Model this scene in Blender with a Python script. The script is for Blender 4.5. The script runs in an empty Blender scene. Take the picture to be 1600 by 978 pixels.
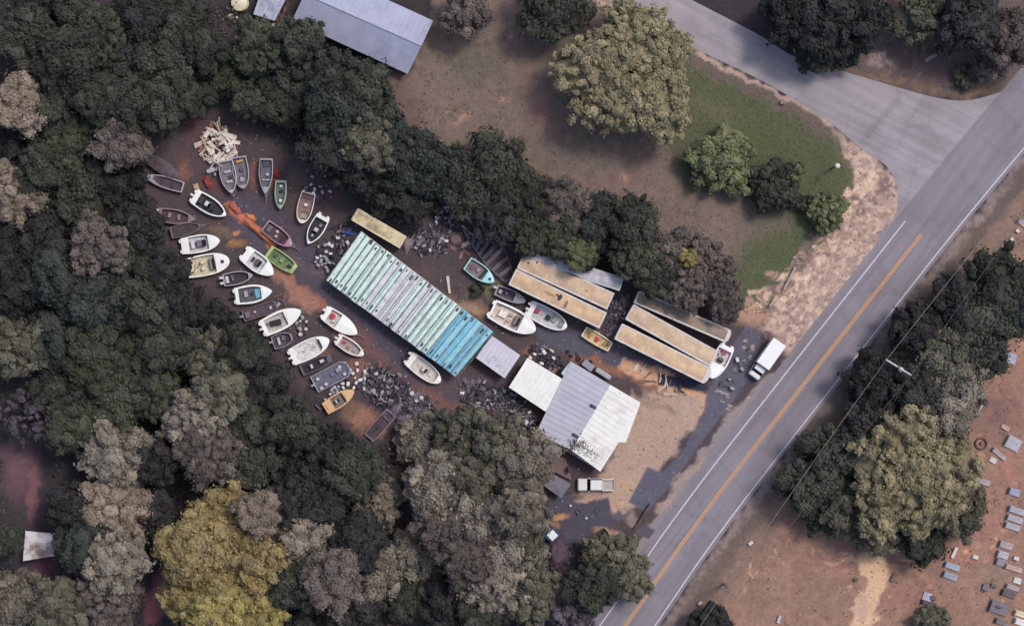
import bpy, math, random
import numpy as np
from mathutils import Vector, Matrix
random.seed(7); RNG = np.random.RandomState(7)
S = bpy.context.scene; COL = S.collection
R = math.radians
# ---------------------------------------------------------------- camera, sky, sun, exposure
CAMH = 320.0
cam = bpy.data.cameras.new('camera'); co = bpy.data.objects.new('camera', cam); COL.objects.link(co)
co.location = (0, 0, CAMH); cam.sensor_width = 36; cam.lens = 36*CAMH/160.0
cam.clip_start = 1; cam.clip_end = 6000; S.camera = co
SUN_EL, SUN_AZ = 61, 36          # azimuth counted from +x (east) towards +y (north)
w = bpy.data.worlds.new('World'); S.world = w; w.use_nodes = True
nt = w.node_tree; nt.nodes.clear()
sky = nt.nodes.new('ShaderNodeTexSky'); sky.sky_type = 'NISHITA'; sky.sun_disc = False
sky.sun_elevation = R(SUN_EL); sky.sun_rotation = R(90-SUN_AZ); sky.air_density = 1.0; sky.dust_density = 3.0; sky.ozone_density = 1.0
bg = nt.nodes.new('ShaderNodeBackground'); bg.inputs[1].default_value = 0.135
wo = nt.nodes.new('ShaderNodeOutputWorld'); nt.links.new(sky.outputs[0], bg.inputs[0]); nt.links.new(bg.outputs[0], wo.inputs[0])
sl = bpy.data.lights.new('sun', 'SUN'); sl.energy = 1.5; sl.angle = R(12.0); sl.color = (1, .94, .85)
so = bpy.data.objects.new('sun', sl); COL.objects.link(so)
sd = Vector((math.cos(R(SUN_EL))*math.cos(R(SUN_AZ)), math.cos(R(SUN_EL))*math.sin(R(SUN_AZ)), math.sin(R(SUN_EL))))
so.rotation_euler = sd.to_track_quat('Z', 'Y').to_euler(); so.location = sd*100
S.view_settings.view_transform = 'Standard'; S.view_settings.look = 'None'; S.view_settings.gamma = 1
S.view_settings.exposure = 0.18

# ---------------------------------------------------------------- helpers
def P(px, py, z=0.0):                     # place on a level z that the photograph shows at (px, py)
    k = (CAMH-z)/CAMH
    return Vector(((px-800)/10*k, (489-py)/10*k, z))
KA = 0.92
def lin(c):
    out = []
    for v in c[:3]:
        v = v/255.0
        out.append((v/12.92 if v <= .04045 else ((v+.055)/1.055)**2.4)*KA)
    return tuple(out)
MC = {}
def M(c, rough=.6, var=.12, sc=1.2, dirt=None, dirt_amt=.35, metal=0, bump=0, name=None, fine=12):
    key = (tuple(c), rough, var, sc, tuple(dirt) if dirt else None, dirt_amt, metal, bump)
    if key in MC: return MC[key]
    m = bpy.data.materials.new(name or 'paint'); m.use_nodes = True
    n = m.node_tree.nodes; l = m.node_tree.links; b = n['Principled BSDF']
    tc = n.new('ShaderNodeTexCoord')
    n1 = n.new('ShaderNodeTexNoise'); n1.inputs['Scale'].default_value = sc; n1.inputs['Detail'].default_value = 8; n1.inputs['Roughness'].default_value = .65
    l.new(tc.outputs['Object'], n1.inputs['Vector'])
    r1 = n.new('ShaderNodeMapRange'); r1.inputs[1].default_value = .3; r1.inputs[2].default_value = .7
    r1.inputs[3].default_value = 1-var*1.6; r1.inputs[4].default_value = 1+var*.7
    l.new(n1.outputs['Fac'], r1.inputs[0])
    base = n.new('ShaderNodeRGB'); base.outputs[0].default_value = (*lin(c), 1)
    mul = n.new('ShaderNodeVectorMath'); mul.operation = 'SCALE'
    l.new(base.outputs[0], mul.inputs[0]); l.new(r1.outputs[0], mul.inputs['Scale'])
    last = mul.outputs[0]
    if dirt:
        n2 = n.new('ShaderNodeTexNoise'); n2.inputs['Scale'].default_value = sc*.6; n2.inputs['Detail'].default_value = 10; n2.inputs['Roughness'].default_value = .7
        mp = n.new('ShaderNodeMapping'); mp.inputs['Location'].default_value = (13, 7, 3); l.new(tc.outputs['Object'], mp.inputs[0]); l.new(mp.outputs[0], n2.inputs['Vector'])
        r2 = n.new('ShaderNodeMapRange'); r2.inputs[1].default_value = .68-dirt_amt*.45; r2.inputs[2].default_value = .74-dirt_amt*.2; r2.inputs[4].default_value = .9
        l.new(n2.outputs['Fac'], r2.inputs[0])
        mx = n.new('ShaderNodeMix'); mx.data_type = 'RGBA'; mx.inputs[7].default_value = (*lin(dirt), 1)
        l.new(r2.outputs[0], mx.inputs[0]); l.new(last, mx.inputs[6]); last = mx.outputs[2]
    l.new(last, b.inputs['Base Color']); b.inputs['Roughness'].default_value = rough; b.inputs['Metallic'].default_value = metal
    if bump:
        bp = n.new('ShaderNodeBump'); bp.inputs['Strength'].default_value = bump; bp.inputs['Distance'].default_value = .05
        n3 = n.new('ShaderNodeTexNoise'); n3.inputs['Scale'].default_value = fine; n3.inputs['Detail'].default_value = 6
        l.new(tc.outputs['Object'], n3.inputs['Vector']); l.new(n3.outputs['Fac'], bp.inputs['Height']); l.new(bp.outputs[0], b.inputs['Normal'])
    MC[key] = m; return m

def tag(o, label=None, cat=None, group=None, kind=None):
    if label: o['label'] = label
    if cat: o['category'] = cat
    if group: o['group'] = group
    if kind: o['kind'] = kind
    return o
def empty(name, loc, rz, label, cat, group=None):
    o = bpy.data.objects.new(name, None); COL.objects.link(o); o.empty_display_size = .3
    o.location = loc; o.rotation_euler = (0, 0, rz); return tag(o, label, cat, group)
class MB:
    def __init__(s): s.v = []; s.f = []; s.m = []; s.mats = []
    def mi(s, m):
        if m not in s.mats: s.mats.append(m)
        return s.mats.index(m)
    def add(s, vs, fs, m, T=None):
        o = len(s.v); i = s.mi(m)
        s.v += [tuple(T @ Vector(v)) if T else tuple(v) for v in vs]
        for f in fs: s.f.append([o+k for k in f]); s.m.append(i)
    def box(s, c, d, m, rz=0, rx=0, ry=0, bev=0, taper=1):
        x, y, z = d[0]/2, d[1]/2, d[2]/2
        T = Matrix.Translation(c) @ Matrix.Rotation(rz, 4, 'Z') @ Matrix.Rotation(ry, 4, 'Y') @ Matrix.Rotation(rx, 4, 'X')
        if not bev:
            t = taper
            vs = [(-x,-y,-z),(x,-y,-z),(x,y,-z),(-x,y,-z),(-x*t,-y*t,z),(x*t,-y*t,z),(x*t,y*t,z),(-x*t,y*t,z)]
            s.add(vs, [(3,2,1,0),(4,5,6,7),(0,1,5,4),(1,2,6,5),(2,3,7,6),(3,0,4,7)], m, T); return
        b = min(bev, x*.45, y*.45, z*.9)
        def ring(xx, yy, bb, zz): return [(-xx+bb,-yy,zz),(xx-bb,-yy,zz),(xx,-yy+bb,zz),(xx,yy-bb,zz),(xx-bb,yy,zz),(-xx+bb,yy,zz),(-xx,yy-bb,zz),(-xx,-yy+bb,zz)]
        vs = ring(x, y, b, -z)+ring(x, y, b, z-b)+ring((x-b*.45)*taper, (y-b*.45)*taper, b*.8, z-b*.25)+ring((x-b)*taper, (y-b)*taper, b*.5, z)
        fs = [tuple(range(7, -1, -1)), tuple(range(24, 32))]
        for k in range(3):
            for i in range(8): fs.append((k*8+i, k*8+(i+1)%8, k*8+8+(i+1)%8, k*8+8+i))
        s.add(vs, fs, m, T)
    def tube(s, a, b, r, m, n=8, r2=None):
        a = Vector(a); b = Vector(b); d = b-a
        if d.length < 1e-6: return
        q = d.to_track_quat('Z', 'Y').to_matrix(); r2 = r if r2 is None else r2
        vs = []
        for p, rr in ((a, r), (b, r2)):
            for i in range(n):
                t = 2*math.pi*i/n; vs.append(p+q @ Vector((rr*math.cos(t), rr*math.sin(t), 0)))
        fs = [(i, (i+1) % n, n+(i+1) % n, n+i) for i in range(n)]+[tuple(range(n-1, -1, -1)), tuple(range(n, 2*n))]
        s.add(vs, fs, m)
    def ring(s, c, ro, ri, h, m, n=16, T=None):
        vs = []
        for z, r in ((0, ri), (0, ro), (h*.3, ro*1.04), (h*.8, ro), (h, (ro+ri)/2), (h*.8, ri)):
            for i in range(n):
                t = 2*math.pi*i/n; vs.append((r*math.cos(t), r*math.sin(t), z))
        fs = []
        for k in range(6):
            for i in range(n): fs.append((k*n+i, k*n+(i+1) % n, ((k+1) % 6)*n+(i+1) % n, ((k+1) % 6)*n+i))
        T0 = Matrix.Translation(c)
        s.add(vs, fs, m, T0 @ T if T else T0)
    def prism(s, pts, z0, z1, m):
        n = len(pts); ar = sum(pts[i][0]*pts[(i+1) % n][1]-pts[(i+1) % n][0]*pts[i][1] for i in range(n))
        if ar < 0: pts = pts[::-1]
        vs = [(p[0], p[1], z0) for p in pts]+[(p[0], p[1], z1) for p in pts]
        s.add(vs, [tuple(range(n-1, -1, -1)), tuple(range(n, 2*n))]+[(i, (i+1) % n, n+(i+1) % n, n+i) for i in range(n)], m)
    def build(s, name, parent=None, loc=None, rz=None, smooth=False):
        me = bpy.data.meshes.new(name); me.from_pydata([tuple(v) for v in s.v], [], s.f)
        for m in s.mats: me.materials.append(m)
        me.polygons.foreach_set('material_index', s.m)
        if smooth: me.polygons.foreach_set('use_smooth', [True]*len(s.f))
        me.update()
        o = bpy.data.objects.new(name, me); COL.objects.link(o)
        if parent: o.parent = parent
        if loc is not None: o.location = loc
        if rz is not None: o.rotation_euler = (0, 0, rz)
        return o
def vnoise(x, y, seed):
    rs = np.random.RandomState(seed); n = 128; g = rs.rand(n, n)
    xi = np.floor(x).astype(int); yi = np.floor(y).astype(int); fx = x-xi; fy = y-yi
    fx = fx*fx*(3-2*fx); fy = fy*fy*(3-2*fy)
    a = g[xi % n, yi % n]; b = g[(xi+1) % n, yi % n]; c = g[xi % n, (yi+1) % n]; d = g[(xi+1) % n, (yi+1) % n]
    return (a*(1-fx)+b*fx)*(1-fy)+(c*(1-fx)+d*fx)*fy
def fbm(x, y, sc, seed, o=4):
    t = 0; amp = 1; tot = 0
    for k in range(o):
        t = t+amp*vnoise(x*sc*2**k+k*17, y*sc*2**k+k*31, seed+k); tot += amp; amp *= .55
    return t/tot
def polydist(x, y, pts):                # >0 inside
    d = np.full(x.shape, 1e9); ins = np.zeros(x.shape, bool); n = len(pts)
    for i in range(n):
        ax, ay = pts[i]; bx, by = pts[(i+1) % n]; ex, ey = bx-ax, by-ay
        t = np.clip(((x-ax)*ex+(y-ay)*ey)/(ex*ex+ey*ey+1e-9), 0, 1)
        d = np.minimum(d, np.hypot(x-ax-t*ex, y-ay-t*ey))
        c = ((ay > y) != (by > y)) & (x < ex*(y-ay)/(ey if ey else 1e-9)+ax); ins ^= c
    return np.where(ins, d, -d)
def linedist(x, y, pts):
    d = np.full(x.shape, 1e9)
    for (ax, ay), (bx, by) in zip(pts[:-1], pts[1:]):
        ex, ey = bx-ax, by-ay
        t = np.clip(((x-ax)*ex+(y-ay)*ey)/(ex*ex+ey*ey+1e-9), 0, 1)
        d = np.minimum(d, np.hypot(x-ax-t*ex, y-ay-t*ey))
    return d

# ---------------------------------------------------------------- the ground sheet
ROAD = [(925,1060),(960,1006),(1000.5,948),(1040,890),(1075,840),(1145,746),(1259,600),(1358,474),(1456,350),(1556,229),(1670,95),(1760,-10),(2600,-1000)]
ROAD = [(500,1700)]+ROAD
SIDE = [(-300,-640),(700,-130),(925,-12),(1010,35),(1090,78),(1200,132),(1290,187),(1340,228),(1385,260),(1402,295),(1401,330),(1380,366),(1480,340),(1600,200),(1720,20),
        (1640,98),(1600,128),(1560,145),(1520,156),(1490,157),(1450,150),(1400,136),(1305,108),(1240,88),(1180,52),(1060,-10),(700,-200),(-280,-700)]
FIELD = [(590,100),(640,125),(680,0),(690,-90),(930,-90),(1090,75),(1290,185),(1340,230),(1340,300),(1300,380),(1240,430),(1190,500),(1130,510),(1000,380),(900,310),(780,240),(660,230),(610,170)]
GREEN = [(1060,85),(1180,145),(1290,205),(1332,260),(1337,320),(1280,390),(1215,480),(1165,505),(1140,430),(1165,380),(1230,350),(1190,310),(1070,290),(1045,240),(1040,150)]
VERGE = [(1300,205),(1345,228),(1388,262),(1405,300),(1402,340),(1335,440),(1275,520),(1232,570),(1195,540),(1150,520),(1160,490),(1200,495),(1235,440),(1290,385),(1338,330),(1334,260)]
YARD = [(270,190),(300,165),(345,160),(400,190),(470,240),(550,300),(640,320),(680,305),(720,310),(760,350),(830,390),(1000,440),(1150,500),(1180,510),(1240,560),(1110,690),(1040,790),(1000,860),(850,850),(840,700),(760,650),(640,650),(580,700),(500,640),(430,560),(360,490),(270,410),(210,300),(225,240)]
CEM = [(900,1200),(1120,870),(1450,470),(1600,290),(1900,-60),(2000,1200)]
FOREST_NE = [(1370,-90),(1900,-90),(1700,60),(1600,125),(1490,157),(1400,136),(1300,108),(1375,60)]
def ground():
    st = .21
    xs = np.arange(-87, 87.01, st); ys = np.arange(-54, 54.01, st)
    ext = [90, 96, 110, 140, 200, 320, 700, 2000]
    xs = np.concatenate([-np.array(ext[::-1]), xs, ext]); ys = np.concatenate([-np.array([60,75]+ext[2:])[::-1], ys, [60,75]+ext[2:]])
    X, Y = np.meshgrid(xs, ys); nx, ny = len(xs), len(ys)
    px = X*10+800; py = 489-Y*10
    wx = px+(fbm(px, py, 1/26, 11)-.5)*26+(fbm(px, py, 1/7, 61, 3)-.5)*9
    wy = py+(fbm(px, py, 1/26, 31)-.5)*26+(fbm(px, py, 1/7, 71, 3)-.5)*9
    n1 = fbm(px, py, 1/40, 5); n2 = fbm(px, py, 1/9, 15); n3 = fbm(px, py, 1/90, 25)
    C = np.zeros(X.shape+(3,))
    def L(c): return np.array(lin(c))
    C[:] = L((60,53,58)); C += (n1-.5)[..., None]*L((60,45,45))
    def put(m, c, c2=None):
        nonlocal C
        m = np.clip(m, 0, 1)[..., None]; cc = L(c)
        if c2 is not None:
            k = np.clip((n2-.35)/.3, 0, 1)[..., None]; cc = cc*(1-k)+L(c2)*k
        C = C*(1-m)+cc*m
    def poly(pts, c, soft=6, c2=None, a=1, warp=1):
        x, y = (wx, wy) if warp else (px, py)
        put((polydist(x, y, pts)/soft+.5)*(1)*a if a == 1 else np.clip(polydist(x, y, pts)/soft+.5, 0, 1)*a, c, c2)
    def line(pts, wd, c, soft=6, c2=None, a=1, warp=1):
        x, y = (wx, wy) if warp else (px, py)
        put(np.clip((wd/2-linedist(x, y, pts))/soft+.5, 0, 1)*a, c, c2)
    def blob(cx, cy, rx, ry, c, rot=0, a=1, soft=.5, c2=None):
        t = R(rot); dx, dy = wx-cx, wy-cy; u = (dx*math.cos(t)+dy*math.sin(t))/rx; v = (-dx*math.sin(t)+dy*math.cos(t))/ry
        put(np.clip((1-np.hypot(u, v))/soft, 0, 1)*a, c, c2)
    # field and lawn
    poly(FIELD, (121,106,97), 14, (127,108,100))
    for b in [(740,100,60,45,(104,99,86)),(880,250,60,26,(112,100,92)),(1000,290,120,24,(130,104,100)),(830,140,28,70,(136,108,102)),(700,190,60,22,(128,108,102)),(770,20,60,30,(134,110,102)),
              (850,180,24,40,(146,112,106)),(1130,330,80,40,(128,108,102)),(1190,420,60,60,(102,98,82)),(940,240,40,30,(110,99,92)),(760,230,70,20,(118,104,98)),(1230,400,50,40,(98,96,76)),(1100,290,60,20,(124,104,98))]:
        blob(*b, soft=.9, a=.8)
    for b in [(722,182,20,6,-30),(698,170,9,6,0),(785,162,14,6,10),(975,280,8,14,0),(800,60,10,5,0)]: blob(b[0],b[1],b[2],b[3],(190,148,126),b[4],a=.6,soft=.8)
    poly(GREEN, (92,97,70), 26, (80,90,60), a=.95)
    blob(1120,170,50,22,(112,108,84),20,a=.6,soft=.9); blob(1100,250,70,50,(98,96,82),0,a=.85,soft=.8); blob(1190,340,50,30,(104,98,86),0,a=.8,soft=.8); blob(1200,215,70,30,(80,92,56),30,a=.7,soft=.9); blob(1280,260,40,50,(84,92,62),0,a=.7,soft=.9)
    line([(1060,70),(1180,140),(1290,205)], 26, (112,96,92), 14, a=.8)
    line([(925,-8),(1090,80),(1200,136),(1300,196)], 9, (184,158,146), 5)
    # verge
    poly(VERGE, (198,168,152), 7, (168,142,134))
    for i in range(150):
        a = random.random(); p = (1385-220*a+random.uniform(-34,18), 270+260*a+random.uniform(-20,10))
        blob(p[0], p[1], random.uniform(5,15), random.uniform(4,10), random.choice([(226,196,174),(140,118,114),(216,182,158),(132,108,104),(176,142,128)]), random.uniform(0,180), a=.85, soft=.35)
    vm = np.clip(polydist(wx, wy, VERGE)/8, 0, 1)*np.clip((fbm(px, py, 1/5, 131, 3)-.5)/.12, 0, 1); put(vm*.6, (138,112,104)); vm = np.clip(polydist(wx, wy, VERGE)/8, 0, 1)*np.clip((fbm(px, py, 1/7, 151, 3)-.52)/.1, 0, 1); put(vm*.6, (226,196,176))
    # yard
    poly(YARD, (88,75,77), 16, (76,66,70))
    for b in [(300,200,26,30,(104,74,76)),(285,250,16,26,(98,73,75)),(330,230,40,40,(92,70,74)),(290,262,14,20,(128,88,84)),(398,270,12,34,(120,86,80)),(425,280,10,24,(130,72,66)),(470,290,30,40,(104,86,82)),
              (520,300,30,20,(98,70,72)),(440,240,50,22,(88,72,76)),(350,360,36,12,(118,98,84)),(372,385,22,10,(140,104,76)),(340,290,14,14,(100,70,72)),(560,655,34,30,(156,112,92)),(545,640,24,20,(120,96,82)),
              (585,668,14,20,(168,114,92)),(700,470,30,16,(118,92,86)),(735,480,34,16,(164,132,112)),(770,450,26,16,(112,108,84)),(740,455,20,12,(108,100,82)),(845,575,24,12,(122,92,84)),(830,545,26,12,(138,104,92)),
              (895,540,16,14,(172,142,120)),(970,550,18,9,(150,124,110)),(660,350,40,30,(84,76,74)),(870,725,22,26,(124,86,84)),(840,665,40,30,(96,78,78)),(560,575,18,22,(140,98,84)),(1170,490,22,12,(190,148,122)),(550,530,12,20,(150,100,86)),
              (500,555,18,10,(130,90,80)),(525,500,8,26,(160,112,94)),(1180,500,40,16,(176,138,118)),(660,430,30,14,(96,78,80)),(690,395,30,14,(90,76,78))]:
        blob(*b, soft=.6, a=.9)
    line([(380,330),(440,370),(500,430),(560,500),(640,580),(700,610)], 46, (86,79,92), 18, (78,70,82))
    line([(375,345),(420,390)], 26, (84,78,92), 8)
    line([(440,390),(500,430),(560,470)], 14, (104,86,92), 12, a=.7)
    line([(357,318),(372,335)], 13, (186,108,88), 4); line([(378,338),(395,352),(426,382)], 13, (206,124,92), 4, (196,112,86))
    blob(388,338,13,9,(220,146,98)); blob(372,358,7,5,(210,140,96)); blob(370,380,14,9,(150,108,72))
    line([(432,425),(455,448),(490,478)], 27, (164,120,102), 10, (148,106,92))
    line([(500,470),(520,500),(525,540)], 12, (158,108,90), 8)
    line([(545,510),(620,590),(700,635),(760,640)], 18, (120,88,84), 14, (108,80,80))
    line([(590,570),(612,588)], 9, (170,112,92), 5); line([(650,610),(720,640),(750,648)], 24, (122,86,82), 12)
    line([(660,590),(760,600)], 30, (98,82,86), 20, a=.7)
    blob(604,610,60,38,(66,56,68),25,a=.85,soft=.5); blob(650,640,30,22,(64,54,64),20,a=.8,soft=.5); blob(698,335,26,32,(58,50,58),-15,a=.8,soft=.5); blob(510,402,20,26,(60,54,66),a=.8,soft=.5); blob(745,618,24,30,(70,60,68),-30,a=.7,soft=.5); blob(806,640,44,14,(70,60,68),48,a=.7,soft=.5)
    # right yard
    line([(850,520),(930,545),(1010,575),(1035,590)], 30, (92,88,102), 8, (84,80,94))
    line([(900,560),(990,590),(1060,625)], 16, (150,104,88), 9, (132,96,84))
    line([(985,575),(1050,600),(1100,626),(1075,645)], 28, (214,168,134), 6, (200,156,126))
    poly([(985,612),(1094,614),(1096,650),(1030,740),(1004,790),(960,800),(895,778),(945,735)], (184,158,142), 8, (172,144,130))
    blob(1010,625,30,12,(150,128,108),20,a=.7); blob(1045,640,20,10,(140,118,104),20,a=.7); blob(970,760,30,20,(190,158,134),0,a=.6); blob(960,790,30,10,(196,162,138),0,a=.8)
    poly([(1028,583),(1100,598),(1112,612),(1028,602)], (52,54,72), 2, warp=0)
    poly([(1112,600),(1128,560),(1168,508),(1190,520),(1180,575),(1148,625),(1096,690),(1072,725),(1060,715),(1098,650),(1104,612)], (102,99,112), 5, (90,87,102), warp=0)
    poly([(1012,729),(1034,738),(1066,708),(1078,718),(1036,772),(1010,800),(982,784)], (102,99,113), 3, (92,89,104), warp=0)
    poly([(852,776),(950,781),(956,818),(925,830),(905,850),(872,850),(880,825),(870,800),(850,792)], (86,82,98), 4, (78,74,88))
    blob(872,806,26,7,(190,142,104),-6); blob(865,820,10,8,(150,110,96)); blob(965,800,22,10,(100,92,100)); blob(945,833,24,10,(170,136,118),20); blob(990,810,12,16,(150,130,122))
    # shoulder and lay-by
    poly([(1406,330),(1416,350),(1240,572),(1104,746),(1000,890),(985,870),(1040,785),(1112,682),(1160,620),(1235,560),(1335,440)], (150,140,142), 5, (140,130,132), warp=1)
    blob(1075,740,12,50,(168,146,134),38,a=.8); blob(1035,790,8,26,(176,150,136),38,a=.8); blob(1150,640,14,30,(160,142,136),38,a=.6)
    poly([(1002,820),(1040,833),(1032,848),(990,834)], (92,84,98), 2, warp=0)
    for i in range(26): blob(random.uniform(1110,1175), random.uniform(530,660), random.uniform(1.5,4), random.uniform(1.5,4), (196,172,156), a=.9)
    # cemetery side
    poly(CEM, (150,117,103), 10, (158,122,106))
    for b in [(1180,930,60,60,(138,114,100)),(1280,930,60,40,(140,116,102)),(1560,650,60,50,(122,90,92)),(1530,800,40,90,(160,116,104)),(1490,870,50,26,(172,122,108)),(1400,930,60,30,(160,116,106)),(1300,880,70,18,(160,118,106)),
              (1250,800,40,50,(148,106,98)),(1560,900,40,30,(140,122,108)),(1440,970,36,14,(108,106,92)),(1470,960,40,12,(140,114,92)),(1600,500,20,50,(210,160,136)),(1580,380,40,30,(120,102,96)),(1240,760,20,60,(130,96,90)),(1580,740,22,40,(170,120,106))]:
        blob(*b, soft=.9, a=.75)
    for i in range(90):
        c = random.choice([(1540,740,30,70),(1500,860,60,20),(1320,868,70,10),(1560,860,30,80),(1360,930,40,20),(1180,900,40,30),(1370,880,60,30)])
        blob(random.gauss(c[0], c[2]*.7), random.gauss(c[1], c[3]*.7), random.uniform(2,8), random.uniform(2,6), random.choice([(226,180,150),(196,144,124),(206,160,138),(122,90,86)]), random.uniform(0,180), a=.6, soft=.8)
    poly([(1345,860),(1370,848),(1388,870),(1386,895),(1376,915),(1370,950),(1366,985),(1326,985),(1336,940),(1350,905)], (222,184,150), 6, (210,168,138))
    blob(1330,872,24,7,(216,176,146),-10,a=.8); blob(1296,878,16,5,(206,164,138),0,a=.7); blob(1350,950,16,30,(182,152,138),0,a=.7)
    # strip between road and cemetery
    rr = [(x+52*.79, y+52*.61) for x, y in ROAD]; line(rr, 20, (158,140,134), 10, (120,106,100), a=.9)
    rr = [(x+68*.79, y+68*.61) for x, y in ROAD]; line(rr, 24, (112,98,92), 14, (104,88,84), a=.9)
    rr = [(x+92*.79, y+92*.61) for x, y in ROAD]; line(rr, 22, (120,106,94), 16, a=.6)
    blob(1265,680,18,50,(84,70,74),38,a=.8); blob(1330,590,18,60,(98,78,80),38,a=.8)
    # north-east corner
    poly(FOREST_NE, (112,92,90), 12, (100,84,84))
    line([(1290,104),(1400,132),(1490,150),(1560,140),(1610,118)], 20, (138,112,90), 14, (104,88,82), a=.8); blob(1375,95,24,10,(158,134,130)); blob(1400,20,20,60,(138,106,100),10,a=.8)
    for i in range(40): blob(random.uniform(1370,1450), random.uniform(10,120), random.uniform(3,9), random.uniform(3,7), random.choice([(158,130,124),(84,70,74),(146,112,104)]), random.uniform(0,180), a=.6, soft=.8)
    # clearings in the wood
    blob(30,740,40,60,(112,82,90),0,a=.9,soft=.6); blob(75,880,30,40,(96,62,76),0,a=.9,soft=.5); blob(50,770,12,50,(136,94,98),0,a=.8)
    blob(245,940,22,60,(160,98,102),10,a=.95,soft=.6); blob(260,830,16,60,(80,58,72),15,a=.8); blob(620,135,22,40,(112,90,88),-20,soft=.8); blob(640,180,26,50,(114,92,90),0,a=.9)
    blob(350,45,26,18,(76,66,70)); blob(436,20,12,30,(138,108,98),20,a=.8); blob(525,680,30,26,(78,58,68),0,a=.8)
    # fine mottling
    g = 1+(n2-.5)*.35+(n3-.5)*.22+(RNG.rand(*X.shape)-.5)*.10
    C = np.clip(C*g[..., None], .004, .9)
    rd = linedist(px, py, ROAD); sdist = polydist(px, py, SIDE)
    Z = -.02-.10*fbm(px, py, 1/14, 91, 4)*np.clip((rd-42)/30, 0, 1)*np.clip(-sdist/30, 0, 1)
    far = (np.abs(X) > 95) | (np.abs(Y) > 62); C[far] = L((66,66,54)); Z[far] = -.05
    me = bpy.data.meshes.new('ground')
    v = np.stack([X, Y, Z], -1).reshape(-1, 3).astype(np.float32)
    idx = np.arange(nx*ny).reshape(ny, nx)
    q = np.stack([idx[:-1, :-1], idx[:-1, 1:], idx[1:, 1:], idx[1:, :-1]], -1).reshape(-1, 4).astype(np.int32)
    me.vertices.add(len(v)); me.vertices.foreach_set('co', v.ravel())
    me.loops.add(q.size); me.loops.foreach_set('vertex_index', q.ravel())
    me.polygons.add(len(q)); me.polygons.foreach_set('loop_start', np.arange(0, q.size, 4, dtype=np.int32))
    me.update(calc_edges=True)
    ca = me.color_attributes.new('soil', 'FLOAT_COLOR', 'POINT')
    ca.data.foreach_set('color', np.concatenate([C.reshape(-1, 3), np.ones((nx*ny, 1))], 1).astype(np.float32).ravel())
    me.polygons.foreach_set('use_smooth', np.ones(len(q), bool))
    m = bpy.data.materials.new('soil_and_grass'); m.use_nodes = True; n = m.node_tree.nodes; l = m.node_tree.links; b = n['Principled BSDF']
    at = n.new('ShaderNodeAttribute'); at.attribute_name = 'soil'
    tc = n.new('ShaderNodeTexCoord'); no = n.new('ShaderNodeTexNoise'); no.inputs['Scale'].default_value = 2.2; no.inputs['Detail'].default_value = 9; no.inputs['Roughness'].default_value = .72
    l.new(tc.outputs['Object'], no.inputs['Vector'])
    mr = n.new('ShaderNodeMapRange'); mr.inputs[1].default_value = .3; mr.inputs[2].default_value = .7; mr.inputs[3].default_value = .78; mr.inputs[4].default_value = 1.22; l.new(no.outputs['Fac'], mr.inputs[0])
    mu = n.new('ShaderNodeVectorMath'); mu.operation = 'SCALE'; l.new(at.outputs['Color'], mu.inputs[0]); l.new(mr.outputs[0], mu.inputs['Scale']); l.new(mu.outputs[0], b.inputs['Base Color'])
    b.inputs['Roughness'].default_value = .95
    bp = n.new('ShaderNodeBump'); bp.inputs['Strength'].default_value = .6; bp.inputs['Distance'].default_value = .12; l.new(no.outputs['Fac'], bp.inputs['Height']); l.new(bp.outputs[0], b.inputs['Normal'])
    me.materials.append(m); o = bpy.data.objects.new('ground', me); COL.objects.link(o); tag(o, kind='structure')
ground()

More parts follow.
